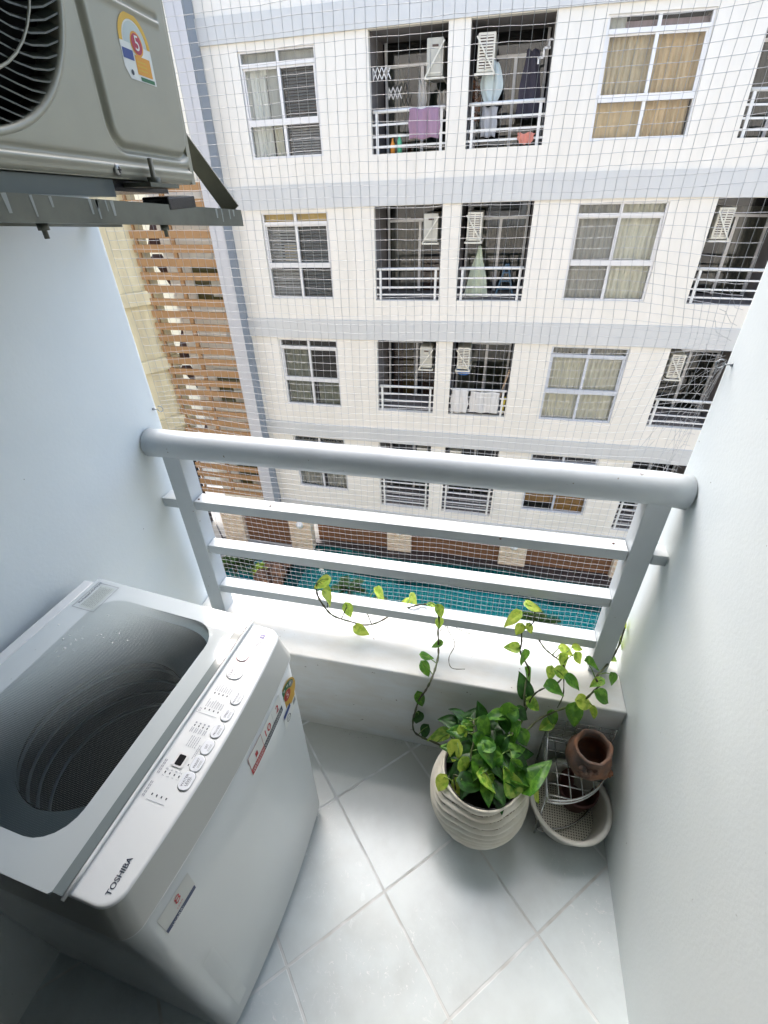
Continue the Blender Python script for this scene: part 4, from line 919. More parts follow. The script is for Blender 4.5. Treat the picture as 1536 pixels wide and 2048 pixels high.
# positions of leaves and vine nodes (metres)
LEAVES=[[-0.457,1.02,0.641,0.0567,-0.88,-0.4,-0.26,1,"y1.02"],[-0.435,1.02,0.623,0.0348,0.9,-0.09,-0.43,1,"y1.02"],[-0.43,1.01,0.59,0.051,0.71,-0.29,-0.64,0.9,"y1.01"],[-0.375,1.03,0.519,0.0492,0.51,-0.42,-0.75,0.6,"y1.03"],[-0.331,1.024,0.44,0.0536,0.95,0.01,-0.3,0.9,"z.44"],[-0.292,1.14,0.5,0.0553,0.82,-0.2,-0.54,0.85,"y1.14"],[-0.177,1.14,0.499,0.0444,0.58,-0.38,-0.72,1,"y1.14"],[-0.208,1.14,0.488,0.0344,-0.94,-0.31,-0.12,0.9,"y1.14"],[-0.101,1.05,0.58,0.0345,0.98,0.12,-0.16,0.8,"y1.05"],[-0.078,1.03,0.579,0.0402,0.43,-0.46,-0.78,0.8,"y1.03"],[-0.076,1.02,0.534,0.0375,0.28,-0.52,-0.81,0.7,"y1.02"],[-0.082,1.018,0.44,0.0357,-0.94,-0.31,-0.12,0.4,"z.44"],[-0.103,0.965,0.44,0.0411,0.98,0.12,-0.16,0.4,"z.44"],[-0.1,0.907,0.45,0.0488,0.58,-0.38,-0.72,0.5,"z.45"],[-0.111,0.89,0.314,0.0479,0.43,-0.46,-0.78,0.3,"y.89"],[-0.117,0.89,0.202,0.0466,0.02,-0.58,-0.81,0.1,"y.89"],[-0.094,0.88,0.148,0.0505,-0.39,-0.6,-0.7,0.1,"y.88"],[-0.048,0.84,0.221,0.0671,-0.98,-0.22,0.02,0.55,"y.84"],[0.13,1.0,0.626,0.058,-0.79,-0.47,-0.39,1,"y1.0"],[0.191,1.02,0.667,0.0515,0.98,0.12,-0.16,0.95,"y1.02"],[0.157,1.0,0.584,0.0353,-0.39,-0.6,-0.7,0.85,"y1.0"],[0.188,1.0,0.594,0.0321,0.58,-0.38,-0.72,0.85,"y1.0"],[0.143,0.98,0.527,0.0417,-0.98,-0.12,0.16,0.6,"y.98"],[0.186,0.97,0.497,0.0477,0.19,-0.55,-0.82,0.5,"y.97"],[0.206,0.96,0.436,0.0455,0.58,-0.38,-0.72,0.5,"y.96"],[0.196,0.934,0.422,0.0692,-0.28,0.52,0.81,0.2,"y.95"],[0.228,0.897,0.384,0.0477,0.82,-0.2,-0.54,0.75,"y.93"],[0.312,1.021,0.5,0.0482,0.93,-0.04,-0.37,0.9,"z.50"],[0.345,1.041,0.5,0.0334,0.98,0.12,-0.16,0.9,"z.50"],[0.302,0.988,0.49,0.0476,0.58,-0.38,-0.72,0.6,"z.49"],[0.341,0.999,0.5,0.0386,0.58,-0.38,-0.72,0.8,"z.5"],[0.259,0.935,0.49,0.0407,-0.06,-0.6,-0.8,0.8,"z.49"],[0.296,0.937,0.5,0.0519,0.95,0.01,-0.3,0.75,"z.5"],[0.324,0.911,0.5,0.0565,0.9,-0.09,-0.43,0.5,"z.5"],[0.276,0.889,0.49,0.0621,0.98,0.12,-0.16,0.4,"z.49"],[0.376,0.969,0.52,0.0489,0.95,0.01,-0.3,0.45,"z.52"],[0.482,1.11,0.486,0.0591,0.82,-0.2,-0.54,0.85,"y1.11"],[0.477,1.12,0.549,0.0428,0.82,-0.2,-0.54,1,"y1.12"],[0.466,1.08,0.437,0.0407,0.95,0.01,-0.3,0.7,"y1.08"],[0.38,0.924,0.5,0.0396,-0.88,-0.4,-0.26,0.75,"z.5"],[0.43,0.941,0.5,0.0397,0.43,-0.46,-0.78,0.35,"z.5"],[0.403,0.892,0.48,0.0557,0.9,-0.09,-0.43,0.3,"z.48"],[0.367,0.9,0.435,0.0574,0.98,0.12,-0.16,0.9,"y.9"],[0.393,0.9,0.391,0.0379,-0.06,-0.6,-0.8,0.75,"y.9"],[0.34,0.88,0.388,0.0668,0.11,-0.57,-0.82,0.3,"y.88"],[0.286,0.88,0.359,0.0444,0.28,-0.52,-0.81,0.5,"y.88"],[0.267,0.87,0.332,0.0448,-0.79,-0.47,-0.39,0.6,"y.87"],[0.009,0.726,0.342,0.0567,-0.23,-0.61,-0.76,0.95,"b"],[0.005,0.78,0.366,0.0406,-0.98,-0.12,0.16,0.5,"b"],[0.031,0.779,0.365,0.0375,0.58,-0.38,-0.72,0.75,"b"],[0.094,0.801,0.376,0.0548,0.71,-0.29,-0.64,0.45,"b"],[0.047,0.797,0.374,0.0377,0.95,0.01,-0.3,0.5,"b"],[0.085,0.766,0.36,0.0456,0.82,-0.2,-0.54,0.5,"b"],[0.111,0.836,0.391,0.0496,-0.98,-0.12,0.16,0.25,"b"],[0.141,0.839,0.392,0.0611,-0.79,-0.47,-0.39,0.35,"b"],[0.167,0.799,0.374,0.0571,-0.55,-0.57,-0.61,0.4,"b"],[0.182,0.765,0.359,0.0449,0.88,0.4,0.26,0.4,"b"],[0.13,0.731,0.344,0.0642,-0.28,0.52,0.81,0.4,"b"],[0.166,0.692,0.327,0.0656,-0.43,0.46,0.78,0.6,"b"],[0.125,0.678,0.32,0.0738,0.9,-0.09,-0.43,0.7,"b"],[0.184,0.715,0.337,0.0523,0.58,-0.38,-0.72,0.5,"b"],[0.089,0.702,0.331,0.0638,0.71,-0.29,-0.64,0.45,"b"],[0.044,0.698,0.329,0.0474,0.43,-0.46,-0.78,0.7,"b"],[0.07,0.668,0.316,0.0631,0.98,0.12,-0.16,0.15,"b"],[0.032,0.665,0.274,0.0477,-0.06,-0.6,-0.8,0.85,"bl"],[-0.018,0.665,0.274,0.0452,-0.39,-0.6,-0.7,1,"bl"],[0.134,0.656,0.27,0.0496,0.19,-0.55,-0.82,0.5,"bl"],[0.232,0.719,0.339,0.0849,0.39,0.6,0.7,0.35,"b"],[0.242,0.69,0.286,0.0523,0.58,-0.38,-0.72,0.85,"bl"],[0.113,0.724,0.341,0.0502,-0.79,-0.47,-0.39,0.3,"b"],[-0.019,0.81,0.364,0.0444,-0.95,-0.01,0.3,0.1,"b2"],[0.135,0.761,0.358,0.0508,-0.39,-0.6,-0.7,0.2,"b"],[0.202,0.79,0.371,0.0509,0.58,-0.38,-0.72,0.25,"b"],[0.061,0.731,0.344,0.0479,-0.88,-0.4,-0.26,0.3,"b"],[0.173,0.676,0.279,0.0331,0.95,0.01,-0.3,0.2,"bl"],[0.045,0.83,0.374,0.0503,0.39,0.6,0.7,0.15,"b2"],[0.008,0.833,0.375,0.0446,-0.82,0.2,0.54,0.1,"b2"],[0.072,0.85,0.383,0.0445,-0.28,0.52,0.81,0.1,"b2"],[0.194,0.857,0.386,0.0439,0.9,-0.09,-0.43,0.2,"b2"],[0.147,0.818,0.368,0.0493,0.11,-0.57,-0.82,0.15,"b2"]]
VINES=[[[[-0.469,1.02,0.639],[-0.474,1.02,0.607],[-0.466,1.01,0.585],[-0.444,1.0,0.554],[-0.417,1.0,0.52],[-0.387,1.065,0.43],[-0.332,1.06,0.43],[-0.29,1.071,0.44],[-0.244,1.098,0.46],[-0.18,1.08,0.528],[-0.134,1.1,0.531],[-0.094,1.06,0.571]],0.0016],[[[-0.437,1.01,0.568],[-0.436,1.0,0.554]],0.001],[[[-0.392,1.0,0.512],[-0.385,1.02,0.529],[-0.38,1.03,0.539]],0.001],[[[-0.309,1.06,0.44],[-0.328,1.083,0.46],[-0.342,1.09,0.47]],0.001],[[[-0.093,1.05,0.582],[-0.08,1.03,0.554],[-0.08,1.023,0.5],[-0.075,1.017,0.44],[-0.071,0.976,0.43],[-0.076,0.918,0.43],[-0.085,0.874,0.43],[-0.099,0.897,0.355],[-0.116,0.89,0.315],[-0.128,0.89,0.242],[-0.134,0.89,0.196],[-0.128,0.88,0.148],[-0.095,0.85,0.172],[-0.034,0.8,0.238],[0.028,0.714,0.336]],0.0018],[[[-0.076,1.05,0.47],[-0.058,1.093,0.45],[-0.05,1.09,0.43],[-0.024,1.048,0.42],[-0.037,0.991,0.42],[-0.025,0.953,0.42],[0.016,0.957,0.42]],0.0007],[[[-0.048,1.113,0.44],[-0.004,1.099,0.43],[0.035,1.099,0.42]],0.0007],[[[0.165,1.0,0.582],[0.171,0.99,0.544],[0.172,0.98,0.511],[0.206,0.97,0.45],[0.2,0.944,0.422],[0.197,0.897,0.402],[0.209,0.9,0.336],[0.195,0.86,0.329],[0.163,0.76,0.357]],0.0016],[[[0.194,1.02,0.651],[0.194,1.01,0.614],[0.165,1.0,0.582]],0.001],[[[0.232,1.06,0.488],[0.246,1.019,0.5],[0.269,1.007,0.49],[0.295,0.993,0.48],[0.303,0.958,0.48],[0.275,0.913,0.48],[0.238,0.896,0.47],[0.218,0.897,0.428],[0.21,0.9,0.35]],0.0014],[[[0.476,1.11,0.544],[0.476,1.1,0.475],[0.45,1.06,0.434],[0.383,0.943,0.5],[0.394,0.93,0.49],[0.376,0.913,0.47],[0.358,0.91,0.427],[0.326,0.9,0.408],[0.282,0.89,0.376],[0.242,0.87,0.355],[0.195,0.801,0.375]],0.0017],[[[0.296,0.932,0.49],[0.299,0.902,0.45],[0.294,0.9,0.39]],0.001],[[[0.167,0.796,0.373],[0.175,0.86,0.349],[0.196,0.88,0.376],[0.21,0.9,0.381]],0.0015],[[[0.056,0.822,0.37],[0.062,0.767,0.36],[0.058,0.725,0.341],[0.085,0.707,0.333],[0.106,0.693,0.327]],0.0018],[[[0.026,0.661,0.273],[0.016,0.678,0.32],[0.041,0.671,0.317]],0.0012]]
# ------------------------------------------------------------------ washing machine
MA = -.0696; MO = Vector((-.392, .6557, 0)); U = Vector((math.cos(MA), math.sin(MA), 0)); Wv = Vector((-math.sin(MA), math.cos(MA), 0))
MW, MD = .541, .5385
def mp(u, w_, z): return MO + U * u + Wv * w_ + Vector((0, 0, z))
M['chrome_rib'] = mat('drum_rib_steel', (.45, .47, .48), .3, metal=.5)
wm = thing('washing_machine', mp(-.27, -.27, .03), 'white top-loading washing machine with smoked lid, button panel and stickers', 'washing machine')
M['enamel'] = mat('washer_white_enamel', (.66, .69, .68), .28, coat=.3, bump=.02, bscale=8, var=.03, vscale=3)
M['plastic'] = mat('washer_white_plastic', (.72, .745, .74), .3, coat=.25)
M['panelm'] = mat('control_panel_film', (.74, .77, .80), .25, coat=.4)
M['skirt'] = mat('panel_skirt_silver', (.46, .47, .44), .35, coat=.2)
M['lidframe'] = mat('lid_glass_white', (.60, .65, .65), .08, coat=1.0, spec=.6); M['lidframe'].node_tree.nodes['Principled BSDF'].inputs['Coat IOR'].default_value = 2.5; M['lidframe'].node_tree.nodes['Principled BSDF'].inputs['Coat Roughness'].default_value = .01
M['lidgrey'] = mat('lid_grey_strip', (.20, .235, .235), .12, coat=.8)
M['tub'] = mat('tub_white', (.42, .45, .46), .4); M['drum'] = mat('drum_steel', (.03, .035, .04), .35, metal=.3)
def bow(w_): t = 2 * (w_ + MW / 2) / MW; return max(0, 1 - t * t)
def rrect(u0, u1, w0, w1, r, n=8):
    pts = []
    for cu, cw, a0 in ((u1 - r, w1 - r, 0), (u0 + r, w1 - r, 90), (u0 + r, w0 + r, 180), (u1 - r, w0 + r, 270)):
        for k in range(n + 1): a = R(a0 + 90 * k / n); pts.append((cu + r * math.cos(a), cw + r * math.sin(a)))
    # split the long sides so that they can bow
    out = []
    for i, p in enumerate(pts):
        q = pts[(i + 1) % len(pts)]; out.append(p); L = math.hypot(q[0] - p[0], q[1] - p[1])
        m_ = 16 if L > .15 else 1
        for k in range(1, m_): out.append((p[0] + (q[0] - p[0]) * k / m_, p[1] + (q[1] - p[1]) * k / m_))
    return out
def loft(secs, m=0, bowamt=.014, bottom=True, top=True, ms=None):
    """secs: (z, inset, slope_factor)"""
    b = MB(); base0 = 0; n = None
    for i, (z, ins, sl_) in enumerate(secs):
        pts = rrect(-MD + ins, -ins, -MW + ins, -ins, .028)
        n = len(pts)
        for u, w_ in pts:
            f = max(0, min(1, (u + MD) / MD)); uu = u + bowamt * bow(w_) * f ** 4
            b.v.append(tuple(mp(uu, w_, z + sl_ * (-uu) * .058)))
    for i in range(len(secs) - 1):
        for k in range(n):
            l = (k + 1) % n; b.f.append([i * n + k, i * n + l, (i + 1) * n + l, (i + 1) * n + k]); b.m.append(ms[i] if ms else m); b.sm.append(True)
    if bottom: b.f.append(list(range(n))[::-1]); b.m.append(m); b.sm.append(False)
    return b, n
b, n = loft([(.032, .012, 0), (.036, .003, 0), (.045, 0, 0), (.30, 0, 0), (.60, 0, 0), (.757, 0, 0), (.7625, .004, 0)], bowamt=.018)
put(b, 'cabinet', M['enamel'], wm)
for u, w_ in ((-.05, -.05), (-.05, -.49), (-.49, -.05), (-.49, -.49)):
    p = mp(u, w_, 0); put(MB().lathe([(0, 0), (.022, 0), (.02, .034), (0, .034)], p, 16), 'foot', M['black'], wm)
# top cover: silver skirt, then the panel surface with the tub opening
b, n = loft([(.7665, -.003, 0), (.770, -.0045, 0), (.773, -.0045, 0), (.776, -.004, .03), (.844, .0078, .97), (.8475, .0085, 1), (.8505, .0095, 1), (.8518, .0112, 1), (.852, .0135, 1), (.852, .018, 1)], bowamt=.018, bottom=False, ms=[0, 0, 1, 1, 1, 0, 0, 0, 0])
last = 9 * n; cu, cw = -.275, -.28
nb = len(b.v)
def superel(a): 
    c, s = math.cos(a), math.sin(a); return (abs(c) ** 4 + abs(s) ** 4) ** (-.25)
angs = []
for k in range(n):
    p = Vector(b.v[last + k]) - MO; u, w_ = p.dot(U), p.dot(Wv); angs.append(math.atan2(w_ - cw, u - cu))
for a in angs:
    q = superel(a); u = cu + .165 * q * math.cos(a); w_ = cw + .215 * q * math.sin(a); b.v.append(tuple(mp(u, w_, .852 + .058 * (-u))))
for k in range(n):
    l = (k + 1) % n; b.f.append([last + k, last + l, nb + l, nb + k]); b.m.append(0); b.sm.append(False)
put(b, 'top_cover', [M['plastic'], M['skirt']], wm)
b = MB(); nb = 0
for z, q_ in ((None, 1.0), (.82, .97), (.80, .80), (.78, .78)):
    for a in angs:
        q = superel(a) if z is None or z > .81 else 1.05; u = cu + .165 * q * q_ * math.cos(a) * (1.12 if q == 1.05 else 1); w_ = cw + (.215 if q != 1.05 else .195) * q * q_ * math.sin(a); b.v.append(tuple(mp(u, w_, z if z else .852 + .058 * (-u))))
for i in range(3):
    for k in range(n): l = (k + 1) % n; b.f.append([i * n + k, i * n + l, (i + 1) * n + l, (i + 1) * n + k]); b.m.append(0); b.sm.append(True)
put(b, 'tub_collar', M['tub'], wm)
put(MB().lathe([(.158, .785), (.172, .775), (.172, .45), (.10, .42), (.06, .42), (.05, .55), (.0, .56)], mp(cu, cw, 0), 48), 'drum', M['drum'], wm)
for z_, r_ in ((.745, .1695), (.70, .1695), (.655, .1695), (.60, .1695)):
    c_ = mp(cu, cw, z_); put(MB().tube([(c_.x + r_ * math.cos(k * .1309), c_.y + r_ * math.sin(k * .1309), c_.z) for k in range(48)], .0035, 6, closed=True), 'drum_rib', M['chrome_rib'], wm)
# rear hinge cover
b = MB(); b.box(0, 1, 0, 1, 0, 1); b.v = [tuple(mp(-.5365 + .030 * x, -.525 + .51 * y, .8755 + .010 * z)) for x, y, z in b.v]; put(b, 'hinge_cover', M['plastic'], wm, bevel=.004)
# lid: glass sheet with printed white border, grey strip and dotted window
def zl(u): return .8650 + (-.078 - u) * .055
LU0, LU1, LW0, LW1 = -.503, -.078, -.540, -.004
def loopq(u0, u1, w0, w1, r, N, c):
    """rounded rectangle sampled by angle round c"""
    out = []
    base = rrect(u0, u1, w0, w1, r, 6); 
    for k in range(N):
        a = 2 * math.pi * (k + .5) / N; d = (math.cos(a), math.sin(a)); best = None
        for i in range(len(base)):
            p, q = base[i], base[(i + 1) % len(base)]; ex, ey = q[0] - p[0], q[1] - p[1]; den = d[0] * ey - d[1] * ex
            if abs(den) < 1e-12: continue
            t = ((p[0] - c[0]) * ey - (p[1] - c[1]) * ex) / den; s = ((p[0] - c[0]) * d[1] - (p[1] - c[1]) * d[0]) / den
            if t > 0 and -1e-6 <= s <= 1 + 1e-6: best = t if best is None else min(best, t)
        out.append((c[0] + d[0] * best, c[1] + d[1] * best))
    return out
N = 400; cc = (-.28, -.277)
lo = loopq(LU0, LU1 - .022, LW0, LW1, .006, N, cc); li = loopq(-.445, -.138, -.494, -.046, .06, N, cc)
b = MB(); b.v += [tuple(mp(u, w_, zl(u))) for u, w_ in lo] + [tuple(mp(u, w_, zl(u))) for u, w_ in li] + [tuple(mp(u, w_, zl(u) - .005)) for u, w_ in lo]+ [tuple(mp(u, w_, zl(u) - .005)) for u, w_ in li]
for k in range(N):
    l = (k + 1) % N; b.f += [[k, l, N + l, N + k], [2 * N + l, 2 * N + k, 3 * N + k, 3 * N + l], [k, 2 * N + k, 2 * N + l, l]]; b.m += [0] * 3; b.sm += [False] * 3
ld = put(b, 'lid', M['lidframe'], wm)
# the window keeps its own axes so that the dot pattern follows the lid
b = MB(); b.v = [(u - cc[0], w_ - cc[1], zl(u) - zl(cc[0])) for u, w_ in li]; b.f = [list(range(N))]; b.m = [0]; b.sm = [False]
o = b.build('lid_window', M['lidwin']); o.parent = ld; o.location = mp(cc[0], cc[1], zl(cc[0])) - wm.location; o.rotation_euler = (0, 0, MA)
b = MB(); u0, u1 = LU1 - .022, LU1 - .0045
b.add([mp(u0, LW0 + .004, zl(u0)), mp(u1, LW0 + .004, zl(u1)), mp(u1, LW1 - .002, zl(u1)), mp(u0, LW1 - .002, zl(u0))] + [mp(u0, LW0 + .004, zl(u0) - .005), mp(u1, LW0 + .004, zl(u1) - .005), mp(u1, LW1 - .002, zl(u1) - .005), mp(u0, LW1 - .002, zl(u0) - .005)], [(0, 1, 2, 3), (7, 6, 5, 4), (0, 4, 5, 1), (2, 6, 7, 3)])
put(b, 'grey_strip', M['lidgrey'], ld)
b = MB(); b.tube([mp(LU1 - .0015, LW0 + (LW1 - LW0) * k / 12, zl(LU1) - .0025) for k in range(13)], .0030, 10); put(b, 'lid_edge', M['plastic'], ld)
b = MB(); b.add([mp(u, w_, zl(u) - .006 - dz) for u, dz in ((LU0 + .01, 0), (LU1 - .004, 0)) for w_ in (LW0 + .006, LW1 - .008)] + [mp(u, w_, .853 + .058 * -u) for u in (LU0 + .01, LU1 - .004) for w_ in (LW0 + .006, LW1 - .008)], [(0, 1, 5, 4), (2, 6, 7, 3), (0, 4, 6, 2), (1, 3, 7, 5)]); put(b, 'lid_rim', M['plastic'], ld)
# caution label in the rear corner of the lid
def LM_(u, w_, dz=.0006): # text reading towards +w, top towards -u
    z = zl(u) + dz; x = Wv; y = (U * -1 + Vector((0, 0, .055))).normalized(); zz = x.cross(y); p = mp(u, w_, z)
    return Matrix(((x.x, y.x, zz.x, p.x), (x.y, y.y, zz.y, p.y), (x.z, y.z, zz.z, p.z), (0, 0, 0, 1)))
def rectL(b, u0, u1, w0, w1, m, dz=.0005): b.add([mp(u0, w0, zl(u0) + dz), mp(u1, w0, zl(u1) + dz), mp(u1, w1, zl(u1) + dz), mp(u0, w1, zl(u0) + dz)], [(0, 1, 2, 3)], m)
b = MB(); fu0, fu1, fw0, fw1 = -.492, -.432, -.098, -.016
for a in ((fu0, fu1, fw0, fw0 + .0012), (fu0, fu1, fw1 - .0012, fw1), (fu0, fu0 + .0012, fw0, fw1), (fu1 - .0012, fu1, fw0, fw1)): rectL(b, *a, 0, .0006)
rectL(b, fu0 + .014, fu1 - .006, fw0 + .006, fw1 - .006, 1, .0004)
rr = random.Random(9)
for k in range(8):
    u = fu0 + .017 + k * .0042; w_ = fw0 + .010
    while w_ < fw1 - .014: L = rr.uniform(.003, .009); rectL(b, u, u + .0011, w_, min(w_ + L, fw1 - .010), 0, .0007); w_ += L + .0016
b.text('Perhatian', .0088, LM_(fu0 + .0075, fw0 + .030), 2); b.text('CAUTION', .0085, LM_(fu0 + .0075, fw1 - .018), 2)
put(b, 'caution_label', [ST['grey'], mat('label_pale_green', (.48, .53, .50), .2, coat=.5), ST['ink']], ld)
# water drops on the lid
M['drop'] = mat('water_drop', (.95, .97, 1), .02, trans=1, spec=.6); b = MB()
for k in range(34):
    u = rr.gauss(-.405, .03) + rr.uniform(-.01, .01); w_ = rr.gauss(-.16, .035)
    if k % 6 == 0: u, w_ = rr.uniform(-.46, -.36), rr.uniform(-.35, -.05)
    if not (LU0 + .01 < u < -.16 and LW0 + .02 < w_ < LW1 - .02): continue
    r_ = rr.uniform(.0007, .0020); b.lathe([(0, r_ * .5), (r_ * .6, r_ * .38), (r_, 0)], mp(u, w_, zl(u) + .0004), 10)
o = put(b, 'water_drops', M['drop'], wm); o['kind'] = 'stuff'
# control panel printing
def zp(u): return .852 + .058 * (-u) + .0006
def PM(u, w_, dz=.0): x = Wv; y = (U * -1 + Vector((0, 0, .058))).normalized(); zz = x.cross(y); p = mp(u, w_, zp(u) + dz); return Matrix(((x.x, y.x, zz.x, p.x), (x.y, y.y, zz.y, p.y), (x.z, y.z, zz.z, p.z), (0, 0, 0, 1)))
def rectP(b, u0, u1, w0, w1, m, dz=0): b.add([mp(u0, w0, zp(u0) + dz), mp(u1, w0, zp(u1) + dz), mp(u1, w1, zp(u1) + dz), mp(u0, w1, zp(u0) + dz)], [(0, 1, 2, 3)], m)
def pill(b, u, w_, hu, hw, r, m0, m1, t=.0007, h=.0016):
    """raised button: ring + cap"""
    pts = rrect(u - hu, u + hu, w_ - hw, w_ + hw, r, 7); n_ = len(pts); f = lambda q, dz: [tuple(mp(u + (a - u) * q, w_ + (c - w_) * q, zp(a) + dz)) for a, c in pts]
    e = t / min(hu, hw); b.add(f(1, 0) + f(1 - e, .0001) + f(1 - e, h * .8) + f(1 - 2.2 * e, h), [(k, (k + 1) % n_, n_ + (k + 1) % n_, n_ + k) for k in range(n_)], m0)
    base = len(b.v) - 3 * n_
    for s_ in (0, 1):
        for k in range(n_): l = (k + 1) % n_; b.f.append([base + s_ * n_ + k, base + s_ * n_ + l, base + (s_ + 1) * n_ + l, base + (s_ + 1) * n_ + k]); b.m.append(m1); b.sm.append(True)
    b.f.append([base + 2 * n_ + k for k in range(n_)]); b.m.append(m1); b.sm.append(False)
BT = [(-.014, -.349, .0115, .0165, 'WATER', 'LEVEL'), (-.014, -.3185, .0105, .0155, 'PRESET', None), (-.014, -.288, .0105, .0150, 'SET', None), (-.014, -.256, .0105, .0155, 'PROCESS', None), (-.014, -.2225, .0105, .0150, 'SPEED', None), (-.014, -.187, .0105, .0150, 'PROGRAM', None)]
for u, w_, hu, hw, t1, t2 in BT:
    b = MB(); pill(b, u, w_, hu, hw, .0100, 0, 1)
    if t2: b.text(t1, .0062, PM(u - .0035, w_, .0018), 2); b.text(t2, .0062, PM(u + .0025, w_, .0018), 2)
    else: b.text(t1, .0056 if len(t1) < 7 else .0050, PM(u - .0012, w_, .0018), 2)
    for k in range(2): rectP(b, u + .0035 + k * .0022, u + .0042 + k * .0022, w_ - .007, w_ + .006, 3, .0017)
    put(b, 'button', [ST['grey'], M['panelm'], ST['ink'], ST['grey']], wm)
b = MB(); pill(b, -.048, -.138, .0175, .0150, .0145, 0, 1); b.text('START', .0085, PM(-.055, -.138, .0018), 2); b.text('HOLD', .0050, PM(-.046, -.138, .0018), 2)
for k in range(3): rectP(b, -.041 + k * .0024, -.0402 + k * .0024, -.147, -.130, 3, .0017)
put(b, 'button', [ST['grey'], M['panelm'], ST['ink'], ST['silver']], wm)
b = MB(); pill(b, -.054, -.097, .0135, .0125, .0122, 0, 1, .0011); b.text('ON/OFF', .0062, PM(-.057, -.097, .0018), 2); rectP(b, -.052, -.0512, -.104, -.091, 3, .0017); rectP(b, -.049, -.0482, -.104, -.091, 3, .0017)
put(b, 'button', [mat('pink_ring', (.45, .16, .17), .4), M['panelm'], ST['ink'], ST['silver']], wm)
b = MB(); rr = random.Random(21)
def dots(u0, u1, w_, txt=None, below=True, lines=True):
    for k in range(4):
        u = u0 + (u1 - u0) * k / 3; rectP(b, u - .0011, u + .0011, w_ - .0017, w_ + .0017, 0, .0002)
        if lines:
            for j, L in ((-.0022, rr.uniform(.010, .017)), (.0020, rr.uniform(.006, .015))):
                x = w_ + .0050
                while x < w_ + .0050 + L: l_ = rr.uniform(.0012, .003); rectP(b, u + j - .0007, u + j + .0006, x, x + l_, 1, .0002); x += l_ + .0007
        if txt: b.text(txt[k], .0062, PM(u, w_ + .0055, .0002), 1); b.text(txt[k + 4], .0055, PM(u, w_ - .0058, .0002), 1)
dots(-.062, -.035, -.189); dots(-.061, -.033, -.224); dots(-.060, -.034, -.2585, lines=False)
for k in range(4):
    u = -.060 + .00867 * k
    for j, dw in ((-.002, 0), (.0015, .001)): rectP(b, u + j - .0006, u + j + .0006, -.2725 + dw, -.2625, 1, .0002)
    rectP(b, u - .0016, u + .0016, -.2545, -.2515, 1, .0002)
dots(-.058, -.031, -.3465, ['8', '6', '4', '2', '7', '5', '3', '1'], lines=False)
dots(-.056, -.029, -.383, lines=False)
rectP(b, -.074, -.030, -.2345, -.2338, 1, .0002); rectP(b, -.060, -.026, -.3925, -.3918, 1, .0002)
for k in range(10): rectP(b, -.0712 + (k % 2) * .003, -.0698 + (k % 2) * .003, -.352 + (k // 2) * .0052, -.348 + (k // 2) * .0052, 1, .0002); rectP(b, -.0712 + (k % 2) * .003, -.0698 + (k % 2) * .003, -.390 + (k // 2) * .0052, -.386 + (k // 2) * .0052, 1, .0002)
for k in range(4): rectP(b, -.0712 + (k % 2) * .003, -.0700 + (k % 2) * .003, -.232 + (k // 2) * .0045, -.2285 + (k // 2) * .0045, 1, .0002)
rectP(b, -.0285, -.0265, -.3265, -.3235, 0, .0002)
for k in range(5):
    x = -.297; u = -.052 + k * .0042
    while x < -.278: l_ = rr.uniform(.0012, .0035); rectP(b, u - .0006, u + .0006, x, x + l_, 1, .0002); x += l_ + .0008
for k in range(2):
    x = -.314 + k * .004; u = -.0285 + k * .003
    while x < -.290: l_ = rr.uniform(.0012, .0035); rectP(b, u - .0006, u + .0006, x, x + l_, 1, .0002); x += l_ + .0008
for k in range(2):
    x = -.108; u = -.031 + k * .0035
    while x < -.072: l_ = rr.uniform(.0012, .004); rectP(b, u - .0006, u + .0006, x, x + l_, 1, .0002); x += l_ + .001
b.text('8kg', .0105, PM(-.040, -.056, .0002), 1); b.text('8', .0075, PM(-.0395, -.036, .0004), 2)
rectP(b, -.045, -.0345, -.0415, -.0305, 3, .0002)
for k in range(6): rectP(b, -.029, -.0278, -.062 + k * .0045, -.0585 + k * .0045, 1, .0002)
o = put(b, 'panel_print', [ST['ink'], mat('print_mid_grey', (.30, .32, .36), .5), ST['white'], mat('print_violet_grey', (.22, .20, .38), .5)], wm)
b = MB(); pts = rrect(-.0555, -.0345, -.3345, -.3095, .003); b.add([mp(u, w_, zp(u) + .0012) for u, w_ in pts], [tuple(range(len(pts)))], 1)
pts2 = rrect(-.0515, -.0385, -.3312, -.3128, .0022); b.add([mp(u, w_, zp(u) + .0016) for u, w_ in pts2], [tuple(range(len(pts2)))], 0)
put(b, 'display', [M['black'], M['white']], wm)
b = MB(); b.text('TOSHIBA', .0118, PM(-.027, -.492, .0002), 0, sx=1.0); b.text('TOSHIBA', .0118, PM(-.0268, -.4917, .0003), 0); q = b.v[:]; b.v = q; put(b, 'brand_name', mat('badge_dark', (.03, .04, .07), .3), wm)
# front stickers
def fb(w_, z=.7): return .0182 * bow(w_) + .0008
def FM(w_, z, dz=0): u = fb(w_) + dz; p = mp(u, w_, z); return Matrix(((Wv.x, 0, U.x, p.x), (Wv.y, 0, U.y, p.y), (0, 1, 0, p.z), (0, 0, 0, 1)))
def rectF(b, w0, w1, z0, z1, m, dz=0, sh=0):
    n_ = max(1, int((w1 - w0) / .012))
    for k in range(n_):
        a, c = w0 + (w1 - w0) * k / n_, w0 + (w1 - w0) * (k + 1) / n_
        b.add([mp(fb(a) + dz, a + sh * (z0 - z0), z0), mp(fb(c) + dz, c, z0), mp(fb(c) + dz, c, z1), mp(fb(a) + dz, a, z1)], [(0, 1, 2, 3)], m)
b = MB(); rectF(b, -.244, -.094, .689, .745, 0, 0); rectF(b, -.244, -.189, .684, .703, 1, .0003); rectF(b, -.189, -.094, .684, .703, 2, .0003)
